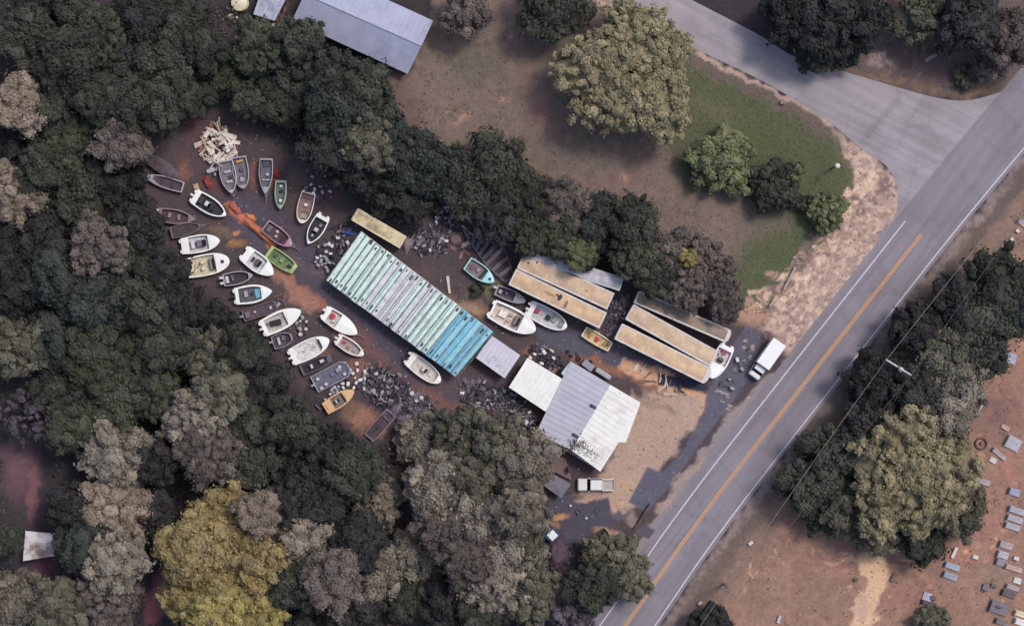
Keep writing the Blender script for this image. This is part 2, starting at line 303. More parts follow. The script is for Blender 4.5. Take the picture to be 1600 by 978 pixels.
# ---------------------------------------------------------------- roads
def asphalt(c, sc=.5, v=.12, rot=R(52)):
    m = bpy.data.materials.new('asphalt'); m.use_nodes = True; n = m.node_tree.nodes; l = m.node_tree.links; b = n['Principled BSDF']
    tc = n.new('ShaderNodeTexCoord')
    a = n.new('ShaderNodeTexNoise'); a.inputs['Scale'].default_value = .16; a.inputs['Detail'].default_value = 9; a.inputs['Roughness'].default_value = .62
    f = n.new('ShaderNodeTexNoise'); f.inputs['Scale'].default_value = 2.5; f.inputs['Detail'].default_value = 10; f.inputs['Roughness'].default_value = .8
    l.new(tc.outputs['Object'], a.inputs['Vector']); l.new(tc.outputs['Object'], f.inputs['Vector'])
    ad = n.new('ShaderNodeMath'); ad.operation = 'ADD'; l.new(a.outputs['Fac'], ad.inputs[0]); 
    f2 = n.new('ShaderNodeMath'); f2.operation = 'MULTIPLY'; f2.inputs[1].default_value = .45; l.new(f.outputs['Fac'], f2.inputs[0]); l.new(f2.outputs[0], ad.inputs[1])
    mr = n.new('ShaderNodeMapRange'); mr.inputs[1].default_value = .5; mr.inputs[2].default_value = .95; mr.inputs[3].default_value = 1-v; mr.inputs[4].default_value = 1+v; l.new(ad.outputs[0], mr.inputs[0])
    mp = n.new('ShaderNodeMapping'); mp.vector_type = 'TEXTURE'; mp.inputs['Rotation'].default_value = (0, 0, rot); mp.inputs['Scale'].default_value = (28, 1.1, 1); l.new(tc.outputs['Object'], mp.inputs[0])
    # rotated so that wear streaks run along the carriageway
    st_ = n.new('ShaderNodeTexNoise'); st_.inputs['Scale'].default_value = 1.0; st_.inputs['Detail'].default_value = 5; l.new(mp.outputs[0], st_.inputs['Vector'])
    sr = n.new('ShaderNodeMapRange'); sr.inputs[1].default_value = .3; sr.inputs[2].default_value = .7; sr.inputs[3].default_value = .86; sr.inputs[4].default_value = 1.12; l.new(st_.outputs['Fac'], sr.inputs[0])
    vo = n.new('ShaderNodeTexVoronoi'); vo.feature = 'DISTANCE_TO_EDGE'; vo.inputs['Scale'].default_value = .13
    wv = n.new('ShaderNodeVectorMath'); wv.operation = 'MULTIPLY_ADD'; wv.inputs[1].default_value = (5, 5, 0); l.new(f.outputs['Color'], wv.inputs[0]); l.new(tc.outputs['Object'], wv.inputs[2]); l.new(wv.outputs[0], vo.inputs['Vector'])
    cr = n.new('ShaderNodeMapRange'); cr.inputs[1].default_value = .004; cr.inputs[2].default_value = .02; cr.inputs[3].default_value = .8; l.new(vo.outputs['Distance'], cr.inputs[0])
    m1 = n.new('ShaderNodeMath'); m1.operation = 'MULTIPLY'; l.new(mr.outputs[0], m1.inputs[0]); l.new(sr.outputs[0], m1.inputs[1])
    m2 = n.new('ShaderNodeMath'); m2.operation = 'MULTIPLY'; l.new(m1.outputs[0], m2.inputs[0]); l.new(cr.outputs[0], m2.inputs[1]); mr = m2
    rgb = n.new('ShaderNodeRGB'); rgb.outputs[0].default_value = (*lin(c), 1)
    mu = n.new('ShaderNodeVectorMath'); mu.operation = 'SCALE'; l.new(rgb.outputs[0], mu.inputs[0]); l.new(mr.outputs[0], mu.inputs['Scale']); l.new(mu.outputs[0], b.inputs['Base Color'])
    b.inputs['Roughness'].default_value = .9; return m
def offs(pts, d):
    out = []
    for i, p in enumerate(pts):
        a = pts[max(0, i-1)]; b = pts[min(len(pts)-1, i+1)]; dx, dy = b[0]-a[0], b[1]-a[1]; n = math.hypot(dx, dy)
        out.append((p[0]-dy/n*d, p[1]+dx/n*d))
    return out
def dense(pts, st=2.0):
    c = []                              # Catmull-Rom through the points
    for i in range(len(pts)-1):
        p0 = pts[max(0, i-1)]; p1 = pts[i]; p2 = pts[i+1]; p3 = pts[min(len(pts)-1, i+2)]
        n = max(2, int(math.hypot(p2[0]-p1[0], p2[1]-p1[1])/st))
        for k in range(n):
            t = k/n
            c.append(tuple(.5*((2*p1[j])+(-p0[j]+p2[j])*t+(2*p0[j]-5*p1[j]+4*p2[j]-p3[j])*t*t+(-p0[j]+3*p1[j]-3*p2[j]+p3[j])*t**3) for j in (0, 1)))
    c.append(pts[-1]); return c
def strip(name, pts, d0, d1, z, m, wob=0):
    A = offs(pts, d0); B = offs(pts, d1)
    if wob: B = [(b[0]+random.uniform(-wob, wob), b[1]+random.uniform(-wob, wob)) for b in B]; A = [(b[0]+random.uniform(-wob, wob), b[1]+random.uniform(-wob, wob)) for b in A]
    mb = MB(); n = len(pts)
    mb.add([(*a, z) for a in A]+[(*b, z) for b in B], [(i, i+1, n+i+1, n+i) if d1 > d0 else (n+i, n+i+1, i+1, i) for i in range(n-1)], m)
    o = mb.build(name); return tag(o, kind='structure')
rw = dense([tuple(P(*p)[:2]) for p in ROAD[1:-1]])
rw = [tuple(P(*ROAD[0])[:2])]+rw+[tuple(P(*ROAD[-1])[:2])]
mb = MB(); pts = [tuple(P(*p)[:2]) for p in dense(SIDE[1:12], 6.0)+SIDE[12:15]+dense(SIDE[15:26], 6.0)+SIDE[26:]+SIDE[:1]]
import mathutils.geometry as mg
tri = mg.tessellate_polygon([[Vector((*p, 0)) for p in pts]])
mb.add([(*p, .012) for p in pts], [t if (Vector(pts[t[1]])-Vector(pts[t[0]])).cross(Vector(pts[t[2]])-Vector(pts[t[0]])) > 0 else t[::-1] for t in tri], asphalt((159,151,156), v=.2, rot=R(-27)))
tag(mb.build('side_road'), kind='structure')
strip('main_road', rw, -4.1, 4.9, .018, asphalt((137,130,139)), .05)
white = M((222,214,220), .8, .25, 6, name='road_paint'); yel = M((214,160,112), .8, .2, 6, name='yellow_road_paint')
def clip(pts, ymin, ymax): return [p for p in pts if ymin <= p[1] <= ymax]
strip('road_edge_line', rw, -3.62, -3.44, .024, white)
yj = (489-352)/10
strip('road_edge_line', clip(rw, -300, yj), 3.42, 3.60, .024, white)
strip('road_centre_line', clip(rw, -300, yj-.6), -.02, .18, .024, yel); strip('road_centre_line', clip(rw, -300, yj-.6), .30, .50, .024, yel)

# ---------------------------------------------------------------- buildings
def foot(c4, z):
    return [P(*c, z) for c in c4]
def walls(parent_loc, pts, z0, z1, m, name, parent, inset=.15):
    mb = MB(); c = sum((Vector(p[:2]) for p in pts), Vector((0, 0)))/len(pts)
    q = [(c+(Vector(p[:2])-c)*(1-inset/(Vector(p[:2])-c).length))-Vector(parent_loc[:2]) for p in pts]
    mb.prism([tuple(a) for a in q], z0, z1, m); return mb.build(name, parent)
def wall_item(root, a, b, t, zc, wd, hh, m, name, off=.03, parent=None):
    a = Vector(a[:2]); b = Vector(b[:2]); p = a+(b-a)*t; d = (b-a).normalized(); nrm = Vector((d.y, -d.x))
    mb = MB(); c = p+nrm*off-Vector(root.location[:2]); mb.box((c.x, c.y, zc), (wd, .08, hh), m, rz=math.atan2(d.y, d.x))
    return mb.build(name, parent or root)

# the long boat shed with translucent and blue sheets
def boat_shed():
    z = 3.3; N, E, Sx, W_ = [P(*c, z) for c in ((564,362),(770,519),(712,588),(510,438))]
    c = (N+E+Sx+W_)/4; root = empty('boat_shed', (c.x, c.y, 0), 0, 'long boat shed roofed with ribbed mint, lilac and blue sheets', 'shed')
    walls(c, [N, E, Sx, W_], -.05, z-.35, M((120,118,124), .7, .2), 'wall', root, .5)
    o = Vector((c.x, c.y, 0)); nW = 26
    mint = M((222,242,234), .55, .12, .9, (172,180,178), .26); lil = M((222,222,226), .55, .14, .9, (180,182,184), .3); blue = M((160,216,232), .5, .14, .8, (190,216,222), .3); blu2 = M((134,200,224), .5, .14, .8, (170,208,220), .3)
    rib = M((112,122,130), .6, .25, 2, (180,190,190), .4); dark = M((52,56,64), .7, .3)
    rs = random.Random(3)
    for i in range(nW):
        a0, a1 = i/nW, (i+1)/nW
        p = [N.lerp(E, a0), N.lerp(E, a1), W_.lerp(Sx, a1), W_.lerp(Sx, a0)]
        ov = rs.uniform(-.12, .12); d = (N-W_).normalized(); lift = rs.uniform(0, .05)
        p = [p[0]+d*ov, p[1]+d*ov, p[2]-d*ov, p[3]-d*ov]
        m = mint if i < 9 and i != 7 else lil if i < 15 and i != 12 else mint if i < 20 else (blue if i % 2 else blu2)
        mb = MB(); ax = (p[3]-p[0]); ex = (p[1]-p[0]); nc = 6
        vs = []; K = 7
        for k in range(nc*2+1):           # corrugated sheet section, a strip of small waves
            u = k/(nc*2)
            for q in range(K):
                pt = p[0]+ex*u+ax*(q/(K-1))-o; vs.append((pt.x, pt.y, z+lift+(.055 if k % 2 else 0)+.25*math.sin(math.pi*q/(K-1))))
        fs = [(k*K+q, k*K+q+1, (k+1)*K+q+1, (k+1)*K+q) for k in range(nc*2) for q in range(K-1)]
        vs2 = [(a, b, h-.05) for a, b, h in vs]
        mb.add(vs+vs2, fs+[tuple(len(vs)+j for j in f[::-1]) for f in fs], m); mb.build('roof_sheet', root)
    mb = MB(); mbd = MB()
    for i in range(nW+1):
        a0 = i/nW; A = N.lerp(E, a0)-o; B = W_.lerp(Sx, a0)-o
        hh = z+.13
        seg = [A.lerp(B, q/6)+Vector((0, 0, (.25*math.sin(math.pi*q/6)) + .13)) for q in range(7)]
        mm = MB()
        rad_ = rs.choice((.05, .09, .12)); [mm.tube(s0, s1, rad_, rib, 5) for s0, s1 in zip(seg[:-1], seg[1:])]
        if rs.random() < .55: dd = (E-N).normalized()*rs.uniform(.22, .4); [mm.tube(s0+dd, s1+dd, .045, rib, 5) for s0, s1 in zip(seg[:-1], seg[1:])]
        mm.build('roof_rib', root)
    # dark bars added to stand for the dark gaps near the eaves
    for i in range(nW):
        for side in (0, 1):
            if rs.random() < (.25 if 14 < i < 19 else .1): continue
            a = (i+rs.uniform(.3, .7))/nW; A = N.lerp(E, a)-o; B = W_.lerp(Sx, a)-o
            t = rs.uniform(.03, .11); t = 1-t if side else t
            q = A.lerp(B, t); rz = math.atan2((B-A).y, (B-A).x); mm = MB()
            mm.box((q.x, q.y, z+.25*math.sin(math.pi*t)+.12), (rs.uniform(.3, .95), rs.uniform(.16, .34), .12), dark, rz=rz, bev=.04); mm.build('eave_gap_bar', root)
    mm = MB()
    for A, B in ((N, E), (E, Sx), (Sx, W_), (W_, N)):
        A = A-o; B = B-o; mm.tube((A.x, A.y, z-.1), (B.x, B.y, z-.1), .09, M((200,205,208), .5, .2), 6)
    mm.build('eave_pipe', root)
    for t in (.2, .5, .8): wall_item(root, W_-(W_-c)*.04, Sx-(Sx-c)*.04, t, 1.6, 4, 3.1, M((84,80,88), .7, .3), 'roller_door')
boat_shed()

def flat_shed(name, c4, z, roofc, wallc, label, dirt=None, da=.3, ribs=0, doors=1, slope=.25):
    p = foot(c4, z); c = sum(p, Vector((0, 0, 0)))/4
    root = empty(name, (c.x, c.y, 0), 0, label, 'shed'); o = Vector((c.x, c.y, 0))
    walls(c, p, -.05, z-.2, M(wallc, .8, .2), 'wall', root, .35)
    m = M(roofc, .5, .08, .7, dirt, da, bump=.12, fine=3)
    mb = MB(); q = [(a-o) for a in p]; dz = [slope/2, -slope/2, -slope/2, slope/2]
    t = [(a.x, a.y, z+d) for a, d in zip(q, dz)]; b = [(a.x, a.y, z-.14+d) for a, d in zip(q, dz)]
    mb.add(t+b, [(3,2,1,0),(4,5,6,7),(0,1,5,4),(1,2,6,5),(2,3,7,6),(3,0,4,7)], m); 
    mb.build('roof', root)
    if ribs:
        mr = MB()
        for i in range(1, ribs):
            a = Vector(t[0]).lerp(Vector(t[1]), i/ribs); e = Vector(t[3]).lerp(Vector(t[2]), i/ribs)
            mr.tube(a+Vector((0,0,.01)), e+Vector((0,0,.01)), .03, m, 4)
        mr.build('roof_seam', root)
    wall_item(root, q[1]+o-(q[1]*.05), q[2]+o-(q[2]*.05), .5, 1.05, .95, 2.05, M((90,80,76), .7), 'door', off=-.05)
    wall_item(root, q[3]+o-(q[3]*.05), q[2]+o-(q[2]*.05), .3, 1.5, .9, .8, M((40,46,54), .2), 'window', off=-.05)
    return root
flat_shed('storage_shed', [(768,524),(813,555),(788.6,591),(743.8,559)], 3.0, (206,202,214), (150,146,152), 'lilac grey flat roofed shed next to the blue end of the boat shed', (170,160,166), .25, 8)
flat_shed('storage_shed', [(824.4,558.8),(883,594.6),(852.5,643),(795,604.8)], 3.4, (238,238,234), (160,158,156), 'square white roofed shed between the lilac shed and the workshop', (196,192,188), .16, 9)
flat_shed('tool_shed', [(858,737),(892,756),(877,778),(849,758)], 2.3, (116,110,126), (110,100,100), 'small grey flat roofed tool shed left of the white pickup', (90,86,98), .3, 4)
flat_shed('timber_deck', [(850,702),(884,716),(893,750),(862,736)], .5, (122,92,94), (90,70,66), 'faded red brown timber deck beside the workshop corner', (100,80,84), .4, 9, slope=0)
flat_shed('garden_shed', [(40,829),(89,834),(87,868),(36,876)], 2.6, (226,222,224), (130,110,110), 'small white roofed shed with brown stains in the left wood', (128,88,92), .5, 5)
flat_shed('booth', [(863,823),(876,834),(864,848),(850,838)], 2.2, (40,66,112), (60,60,80), 'tiny blue rimmed booth with white roof panel beside the trees', None, 0, 0)
r_ = bpy.data.objects['booth']; mb = MB(); mb.box((0, 0, 2.36), (1.25, 1.25, .1), M((236,240,246), .4, .05), rz=R(42)); mb.build('roof_panel', r_)

def workshop():
    ze, zr = 3.4, 4.6
    gNW = [P(893.4,565,ze), P(953.5,601,zr), P(893.4,703,zr), P(838.4,677.7,ze)]   # grey slope
    whE = [P(953.5,601,zr), P(1001,629,ze), P(978,691,ze), P(967,690.5,ze), P(938,736.5,ze), P(886,704.5,ze)]
    c = P(915,648); root = empty('workshop', (c.x, c.y, 0), 0, 'outboard workshop with a grey roof slope and a white roof slope', 'workshop')
    o = Vector((c.x, c.y, 0))
    wp = [P(893.4,565,3.4), P(1001,629,3.4), P(938,736.5,3.4), P(838.4,677.7,3.4)]
    walls(c, wp, -.05, 3.15, M((170,166,160), .8, .15), 'wall', root, .5)
    def sheet(pts, m, name, th=.12):
        mb = MB(); q = [(a-o) for a in pts]; n = len(q)
        mb.add([tuple(a) for a in q]+[(a.x, a.y, a.z-th) for a in q], [tuple(range(n-1, -1, -1)), tuple(range(n, 2*n))]+[(i, (i+1) % n, n+(i+1) % n, n+i) for i in range(n)], m)
        return mb.build(name, root)
    sheet([gNW[0], gNW[1], gNW[2], gNW[3]], M((194,193,206), .5, .09, .35, (170,168,182), .35, bump=.1, fine=2), 'grey_shaded_roof_slope')  # greyer sheeting; part of its darker tone is shade painted in
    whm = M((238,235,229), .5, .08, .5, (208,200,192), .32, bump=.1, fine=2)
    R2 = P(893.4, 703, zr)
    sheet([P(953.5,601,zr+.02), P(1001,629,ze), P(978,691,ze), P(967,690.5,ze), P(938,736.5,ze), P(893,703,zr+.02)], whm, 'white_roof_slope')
    sheet([P(893,703,zr), P(938,736.5,ze), P(886,705,ze-.1), P(876,699,ze-.15)], M((226,220,222), .5, .1, 1, (60,56,62), .5), 'verge_flashing')
    sheet([P(876.8,583,3.25), P(891,565,3.25), P(903,571,3.2), P(888,594,3.2)], M((176,214,222), .5, .1, 1), 'pale_blue_awning')
    mr = MB(); wm = M((206,204,202), .5, .1)
    for i in range(1, 14):
        a_, b_ = gNW[1].lerp(R2, i/14)-o, gNW[0].lerp(gNW[3], i/14)-o; mr.tube(a_+Vector((0,0,.03)), b_+Vector((0,0,.03)), .025, M((180,180,194), .5, .1), 4)
    mr.build('roof_seam', root); mr = MB()
    for i in range(1, 14):
        a_, b_ = P(953.5,601,zr+.02).lerp(P(893,703,zr+.02), i/14)-o, P(1001,629,ze).lerp(P(938,736.5,ze), i/14)-o
        if 6 < i < 9: b_ = a_.lerp(b_, .9)
        mr.tube(a_+Vector((0,0,.03)), b_+Vector((0,0,.03)), .025, wm, 4)
    mr.build('roof_seam', root); mr = MB(); mr.tube(gNW[0]-o+Vector((-.1,0,-.05)), gNW[3]-o+Vector((-.1,0,-.05)), .09, wm, 6); mr.build('gutter', root)
    for x, y in ((927,635.5), (899,681)):
        q = P(x, y, zr)-o; mb = MB(); mb.box((q.x, q.y, 4.45), (1.15, .5, .35), M((64,62,74), .7), rz=R(-32), bev=.08); mb.build('roof_vent', root)
    q = P(919,571,3)-o; mb = MB(); mb.box((q.x, q.y, 1.3), (1.9, 1.1, 2.6), M((150,148,164), .6), rz=R(-38), bev=.1); mb.build('lean_to', root)
    q = P(943,584,3)-o; mb = MB(); mb.box((q.x, q.y, 1.2), (2.7, .8, 2.4), M((176,172,182), .6, .15), rz=R(-33), bev=.15); mb.build('water_tank', root)
    # door and windows on the road side
    a, b = wp[1], wp[2]; cc = (a+b)/2
    for t, n, wd, z, h, mc in ((.2,'window',1.4,1.7,1.0,(44,50,58)),(.5,'door',1.0,1.05,2.1,(110,84,70)),(.78,'roller_door',2.8,1.4,2.7,(150,150,152))):
        it = wall_item(root, a+(o-a)*.04, b+(o-b)*.04, t, z, wd, h, M(mc, .4), n, off=.1)
    mb = MB()                       # small dark flakes spread over the white slope
    lm = M((66,62,64), .9, .5, 3)
    rs = random.Random(5)
    for i in range(900):
        if i < 600: a_ = rs.gauss(0, 1); b_ = rs.gauss(0, 1); x = 924+a_*10+b_*4; y = 709+a_*7-b_*5
        else: k = rs.random(); x = 893+k*20+rs.gauss(0, 3); y = 697-k*3+rs.gauss(0, 4)
        Pa = P(x, y, 0); A = P(953.5,601,zr); B = P(893,703,zr); d = (B-A); d.z = 0; d.normalize(); nn = Vector((-d.y, d.x, 0)); dist = (Pa-A).dot(nn)
        if dist < 0: dist = -dist
        wdt = 5.4; z = zr-(zr-ze)*min(dist, wdt)/wdt
        if x > 948 or (x-938)*.84+(y-736)*.5 > -4: continue
        p = P(x, y, z+.05)-o; s = rs.uniform(.05, .16); an = rs.uniform(0, 6.3)
        mb.box((p.x, p.y, p.z), (s*2.4, s, .05), lm, rz=an)
    l = mb.build('dark_flakes_on_roof'); l.location = o; tag(l, 'dark drift of small flakes lying on the white workshop roof', 'leaf litter', kind='stuff')
workshop()

def house():
    ze, zr = 2.8, 4.6
    # far edge lies outside the frame, ridge runs along the house
    A = [(677,33),(637,116),(456,33),(496,-50)]    # E corner, S corner, W corner, N corner
    p = [P(*c, ze) for c in A]; r0 = P(658.5,72,zr); r1 = P(476,-9,zr)
    c = sum(p, Vector((0, 0, 0)))/4; root = empty('house', (c.x, c.y, 0), 0, 'long single storey house with a blue grey gabled metal roof', 'house'); o = Vector((c.x, c.y, 0))
    walls(c, p, -.05, ze-.05, M((150,138,132), .8), 'wall', root, .5)
    m1 = M((172,175,200), .5, .10, .35, (150,154,180), .4, bump=.15, fine=2); m2 = M((134,138,164), .5, .10, .35, (118,122,148), .35, bump=.15, fine=2)
    for pts, nm in (((p[0], r0, r1, p[3]), 'roof_slope'), ((r0, p[1], p[2], r1), 'roof_slope')):
        mb = MB(); q = [a-o for a in pts]; mb.add([tuple(a) for a in q]+[(a.x, a.y, a.z-.12) for a in q], [(3,2,1,0),(4,5,6,7),(0,1,5,4),(1,2,6,5),(2,3,7,6),(3,0,4,7)], m1); rf = mb.build(nm, root)
        mr = MB()
        for i in range(1, 24):
            a = q[0].lerp(q[3], i/24); b = q[1].lerp(q[2], i/24); mr.tube(a+Vector((0,0,.02)), b+Vector((0,0,.02)), .025, m1, 4)
        mr.build('seam', rf)
    mb = MB(); a = r0-o; b = r1-o; mb.tube(a+Vector((0,0,.03)), b+Vector((0,0,.03)), .13, M((176,178,196), .5), 6); mb.build('ridge_cap', root)
    mb = MB(); g = [p[0]-o, p[1]-o, r0-o]; 
    g = [x*.985 for x in g]; mb.add([(g[0].x,g[0].y,ze-.3),(g[1].x,g[1].y,ze-.3),(g[2].x,g[2].y,zr-.3)], [(0,1,2),(2,1,0)], M((150,138,132), .8)); mb.build('gable', root)
    for t in (.15, .4, .65, .88): wall_item(root, p[2]+(o-p[2])*.05, p[1]+(o-p[1])*.05, t, 1.5, 1.3, 1.1, M((40,46,54), .2), 'window', off=.1)
    wall_item(root, p[2]+(o-p[2])*.05, p[1]+(o-p[1])*.05, .28, 1.05, .95, 2.05, M((120,40,40), .5), 'door', off=.1)
house()
flat_shed('carport', [(414,-30),(457,-22),(429,33),(396,23)], 2.9, (172,175,198), (150,140,136), 'blue grey roofed carport left of the long house', (126,130,154), .3, 6)

# ---------------------------------------------------------------- semi trailers
def semi(c4, label, roofc, dirt, blotch=0, group='old semi trailers used as stores', hz=3.9, nose=0, rimc=(216,208,202)):
    p = [P(*c, hz) for c in c4]        # NW-end upper corner, SE-end upper, SE-end lower, NW-end lower
    c = sum(p, Vector((0, 0, 0)))/4; ax = ((p[1]+p[2])-(p[0]+p[3]))/2; L = ax.length; W = ((p[0]-p[3]).length+(p[1]-p[2]).length)/2
    rz = math.atan2(ax.y, ax.x); root = empty('semi_trailer', (c.x, c.y, 0), rz, label, 'trailer', group)
    side = M((186,180,176), .5, .15, .5, (130,96,76), .3); top = M(roofc, .8, .2, .7, dirt, .5, bump=.3, fine=2.5); rim = M(rimc, .5, .15, 1.5, (140,110,96), .25)
    mb = MB(); mb.box((0, 0, (1.1+hz-.06)/2), (L-.1, W-.1, hz-.06-1.1), side); mb.build('body', root)
    mb = MB(); n = 24                  # roof skin: slightly crowned, sagging between the bows
    vs = []; K = 9
    for i in range(n*2+1):
        u = i/(n*2)
        for k in range(K):
            v = k/(K-1)-.5; vs.append(((u-.5)*(L-.5), v*(W-.5), hz+.02+.06*(1-(2*v)**2)+(.02 if i % 2 == 0 else 0)))
    mb.add(vs, [(i*K+k, (i+1)*K+k, (i+1)*K+k+1, i*K+k+1) for i in range(n*2) for k in range(K-1)], top)
    rf = mb.build('roof', root)
    mb = MB()
    for s in (-1, 1): mb.box((0, s*(W/2-.15), hz-.02), (L-.02, .3, .14), rim, bev=.03)
    for s in (-1, 1): mb.box((s*(L/2-.13), 0, hz-.021), (.26, W-.5, .13), rim)
    mb.build('roof_rail', root)
    if nose:
        mb = MB(); pts = [(L/2+nose*math.cos(t)*1.0, W/2*.96*math.sin(t)) for t in [(-90+180*i/10)*math.pi/180 for i in range(11)]]
        mb.prism(pts, 1.1, hz-.1, rim); mb.build('rounded_nose', root)
    mb = MB(); mb.box((0, 0, .98), (L-.4, W*.4, .2), M((60,56,60), .8)); mb.build('chassis', root)
    ty = M((34,32,34), .9, .2)
    for x in (-L/2+1.6, -L/2+2.9):
        for s in (-1, 1):
            mb = MB(); mb.tube((x, s*(W/2-.55), .5), (x, s*(W/2-.05), .5), .5, ty, 18); w_ = mb.build('tyre', root)
            mb = MB(); mb.tube((x, s*(W/2-.06), .5), (x, s*(W/2-.02), .5), .26, rim, 12); mb.build('rim', w_)
    mb = MB()
    for s in (-1, 1): mb.box((L/2-2.4, s*.8, .5), (.16, .16, 1.04), ty); mb.box((L/2-2.4, s*.8, .02), (.4, .3, .05), ty)
    mb.build('landing_leg', root)
    mb = MB()
    for s in (-1, 1): mb.box((-L/2-.02, s*W*.24, 2.45), (.07, W*.44, 2.5), side)
    mb.build('rear_door', root)
    return root
tan = (220,192,162)
t1 = semi([(819,394),(959,457),(950,485),(808,419)], 'tan topped semi trailer in the middle of the left row of three', tan, (186,154,130))
t2 = semi([(806,421),(948,487),(937,515),(795,444)], 'tan topped semi trailer with dark stains nearest the boats, left row', (222,188,152), (186,152,126))
t3 = semi([(826,388),(977,433),(966,456),(818,405)], 'pale grey semi trailer half hidden under trees, left row', (202,198,204), (160,150,156), rimc=(190,188,196))
t4 = semi([(990,475),(1121,548),(1111,574),(977,499)], 'tan topped semi trailer in the middle of the right row of three', tan, (190,160,136))
t5 = semi([(972,504),(1110,575),(1098,598),(960,531)], 'tan topped semi trailer with rounded front nearest the driveway', (222,190,156), (190,156,130), nose=.55)
t6 = semi([(1000,455),(1141,514),(1133,536),(989,472)], 'grimy tan semi trailer beside the trees at the back of the right row', (168,146,128), (118,104,94), nose=.4)
for root, spots in ((t2, ((.2, .3, .8, 1.1, (70,60,78)), (-1.5, .1, 2.0, .4, (176,140,116)), (1.5, -.25, .6, 1.5, (150,122,108)), (-.3, .5, .5, .4, (84,72,86)))), (t1, ((-6.4, .1, .4, .4, (84,74,80)), (-5.2, .7, .45, .35, (74,66,70)), (3.6, -.1, .9, .4, (190,152,120))))):
    for x, y, a, b, c in spots:
        mb = MB(); n = 14; mb.prism([(x+a*.5*math.cos(2*math.pi*i/n)*random.uniform(.7, 1.1), y+b*.5*math.sin(2*math.pi*i/n)*random.uniform(.7, 1.1)) for i in range(n)], 3.99, 4.012, M(c, .9, .3, 3)); mb.build('roof_patch', root)
# long weathered box trailer behind the shed
lt = semi([(560,326),(635,369),(625,389),(549,344)], 'weathered cream box trailer behind the boat shed', (224,206,166), (150,130,104), group=None, hz=3.0, rimc=(220,204,172))

# ---------------------------------------------------------------- vehicles
def wheel(root, x, y, r, wd):
    mb = MB(); mb.tube((x, y-wd/2, r), (x, y+wd/2, r), r, M((30,29,31), .9), 20); w_ = mb.build('wheel', root)
    mb = MB(); s = 1 if y > 0 else -1; mb.tube((x, y+s*wd/2, r), (x, y+s*(wd/2+.02), r), r*.58, M((170,170,174), .35, metal=.6), 14); mb.build('rim', w_)
def pickup():
    p = P(931.5, 757, .8); root = empty('pickup_truck', (p.x, p.y, 0), math.pi, 'white pickup truck with an empty beige bed parked in front of the workshop', 'pickup')
    wh = M((228,226,224), .35, .04); bd = M((188,176,170), .7, .15, 2, (150,136,128), .3); gl = M((22,24,32), .08, .02); ch = M((120,120,124), .3, metal=.6)
    L = 5.8; W = 1.98       # front is +x
    mb = MB()
    mb.box((0, 0, .62), (L-.1, W-.04, .42), wh, bev=.12); mb.box((2.0, 0, .93), (1.7, W-.12, .3), wh, bev=.2, taper=.93)
    mb.box((.15, 0, .93), (2.1, W-.08, .34), wh, bev=.08); mb.build('body', root)
    mb = MB(); mb.box((.05, 0, 1.62), (1.75, W-.42, .14), wh, bev=.12); mb.build('cab_roof', root)
    mb = MB(); T = lambda x0, x1, y0, y1: None
    # glasshouse
    zb, zt = 1.09, 1.56
    def quad(a, b, c, d, m): mb.add([a, b, c, d], [(0,1,2,3),(3,2,1,0)], m)
    yb, yt = W/2-.08, W/2-.24
    mb.add([(1.42,-yb,zb),(1.42,yb,zb),(.86,yt,zt),(.86,-yt,zt)], [(0,1,2,3)], gl); mb.build('windscreen', root)
    mb = MB(); mb.add([(-.86,-yb,zb),(-.86,yb,zb),(-.78,yt,zt),(-.78,-yt,zt)], [(3,2,1,0)], gl); mb.build('rear_window', root)
    for s in (-1, 1):
        mb = MB(); f = (0,1,2,3) if s < 0 else (3,2,1,0); mb.add([(-.86,s*yb,zb),(1.42,s*yb,zb),(.86,s*yt,zt),(-.78,s*yt,zt)], [f], gl); mb.build('side_window', root)
        mb = MB(); mb.box((1.15, s*(W/2+.1), 1.15), (.14, .2, .16), wh, bev=.03); mb.build('mirror', root)
        mb = MB(); mb.box((L/2-.12, s*.74, .78), (.12, .36, .2), M((230,232,236), .1), bev=.03); mb.build('headlight', root)
        mb = MB(); mb.box((-L/2+.05, s*.86, .85), (.08, .16, .36), M((150,24,24), .3)); mb.build('tail_light', root)
        wheel(root, 1.85, s*(W/2-.14), .38, .26); wheel(root, -1.75, s*(W/2-.14), .38, .26)
    mb = MB(); x0, x1 = -L/2+.08, -.92
    mb.box(((x0+x1)/2, 0, .84), (x1-x0, W-.3, .04), bd)
    for s in (-1, 1): mb.box(((x0+x1)/2, s*(W/2-.11), 1.0), (x1-x0, .14, .38), wh if s else bd, bev=.03); mb.box((-1.75, s*(W/2-.3), .95), (.9, .26, .2), bd, bev=.05)
    mb.box((x0+.03, 0, 1.0), (.09, W-.36, .38), wh); mb.box((x1-.03, 0, 1.0), (.09, W-.36, .38), wh); mb.build('bed', root)
    mb = MB(); mb.box((L/2-.02, 0, .5), (.18, W-.1, .2), ch, bev=.04); mb.box((-L/2, 0, .5), (.18, W-.1, .18), ch, bev=.04); mb.build('bumper', root)
pickup()
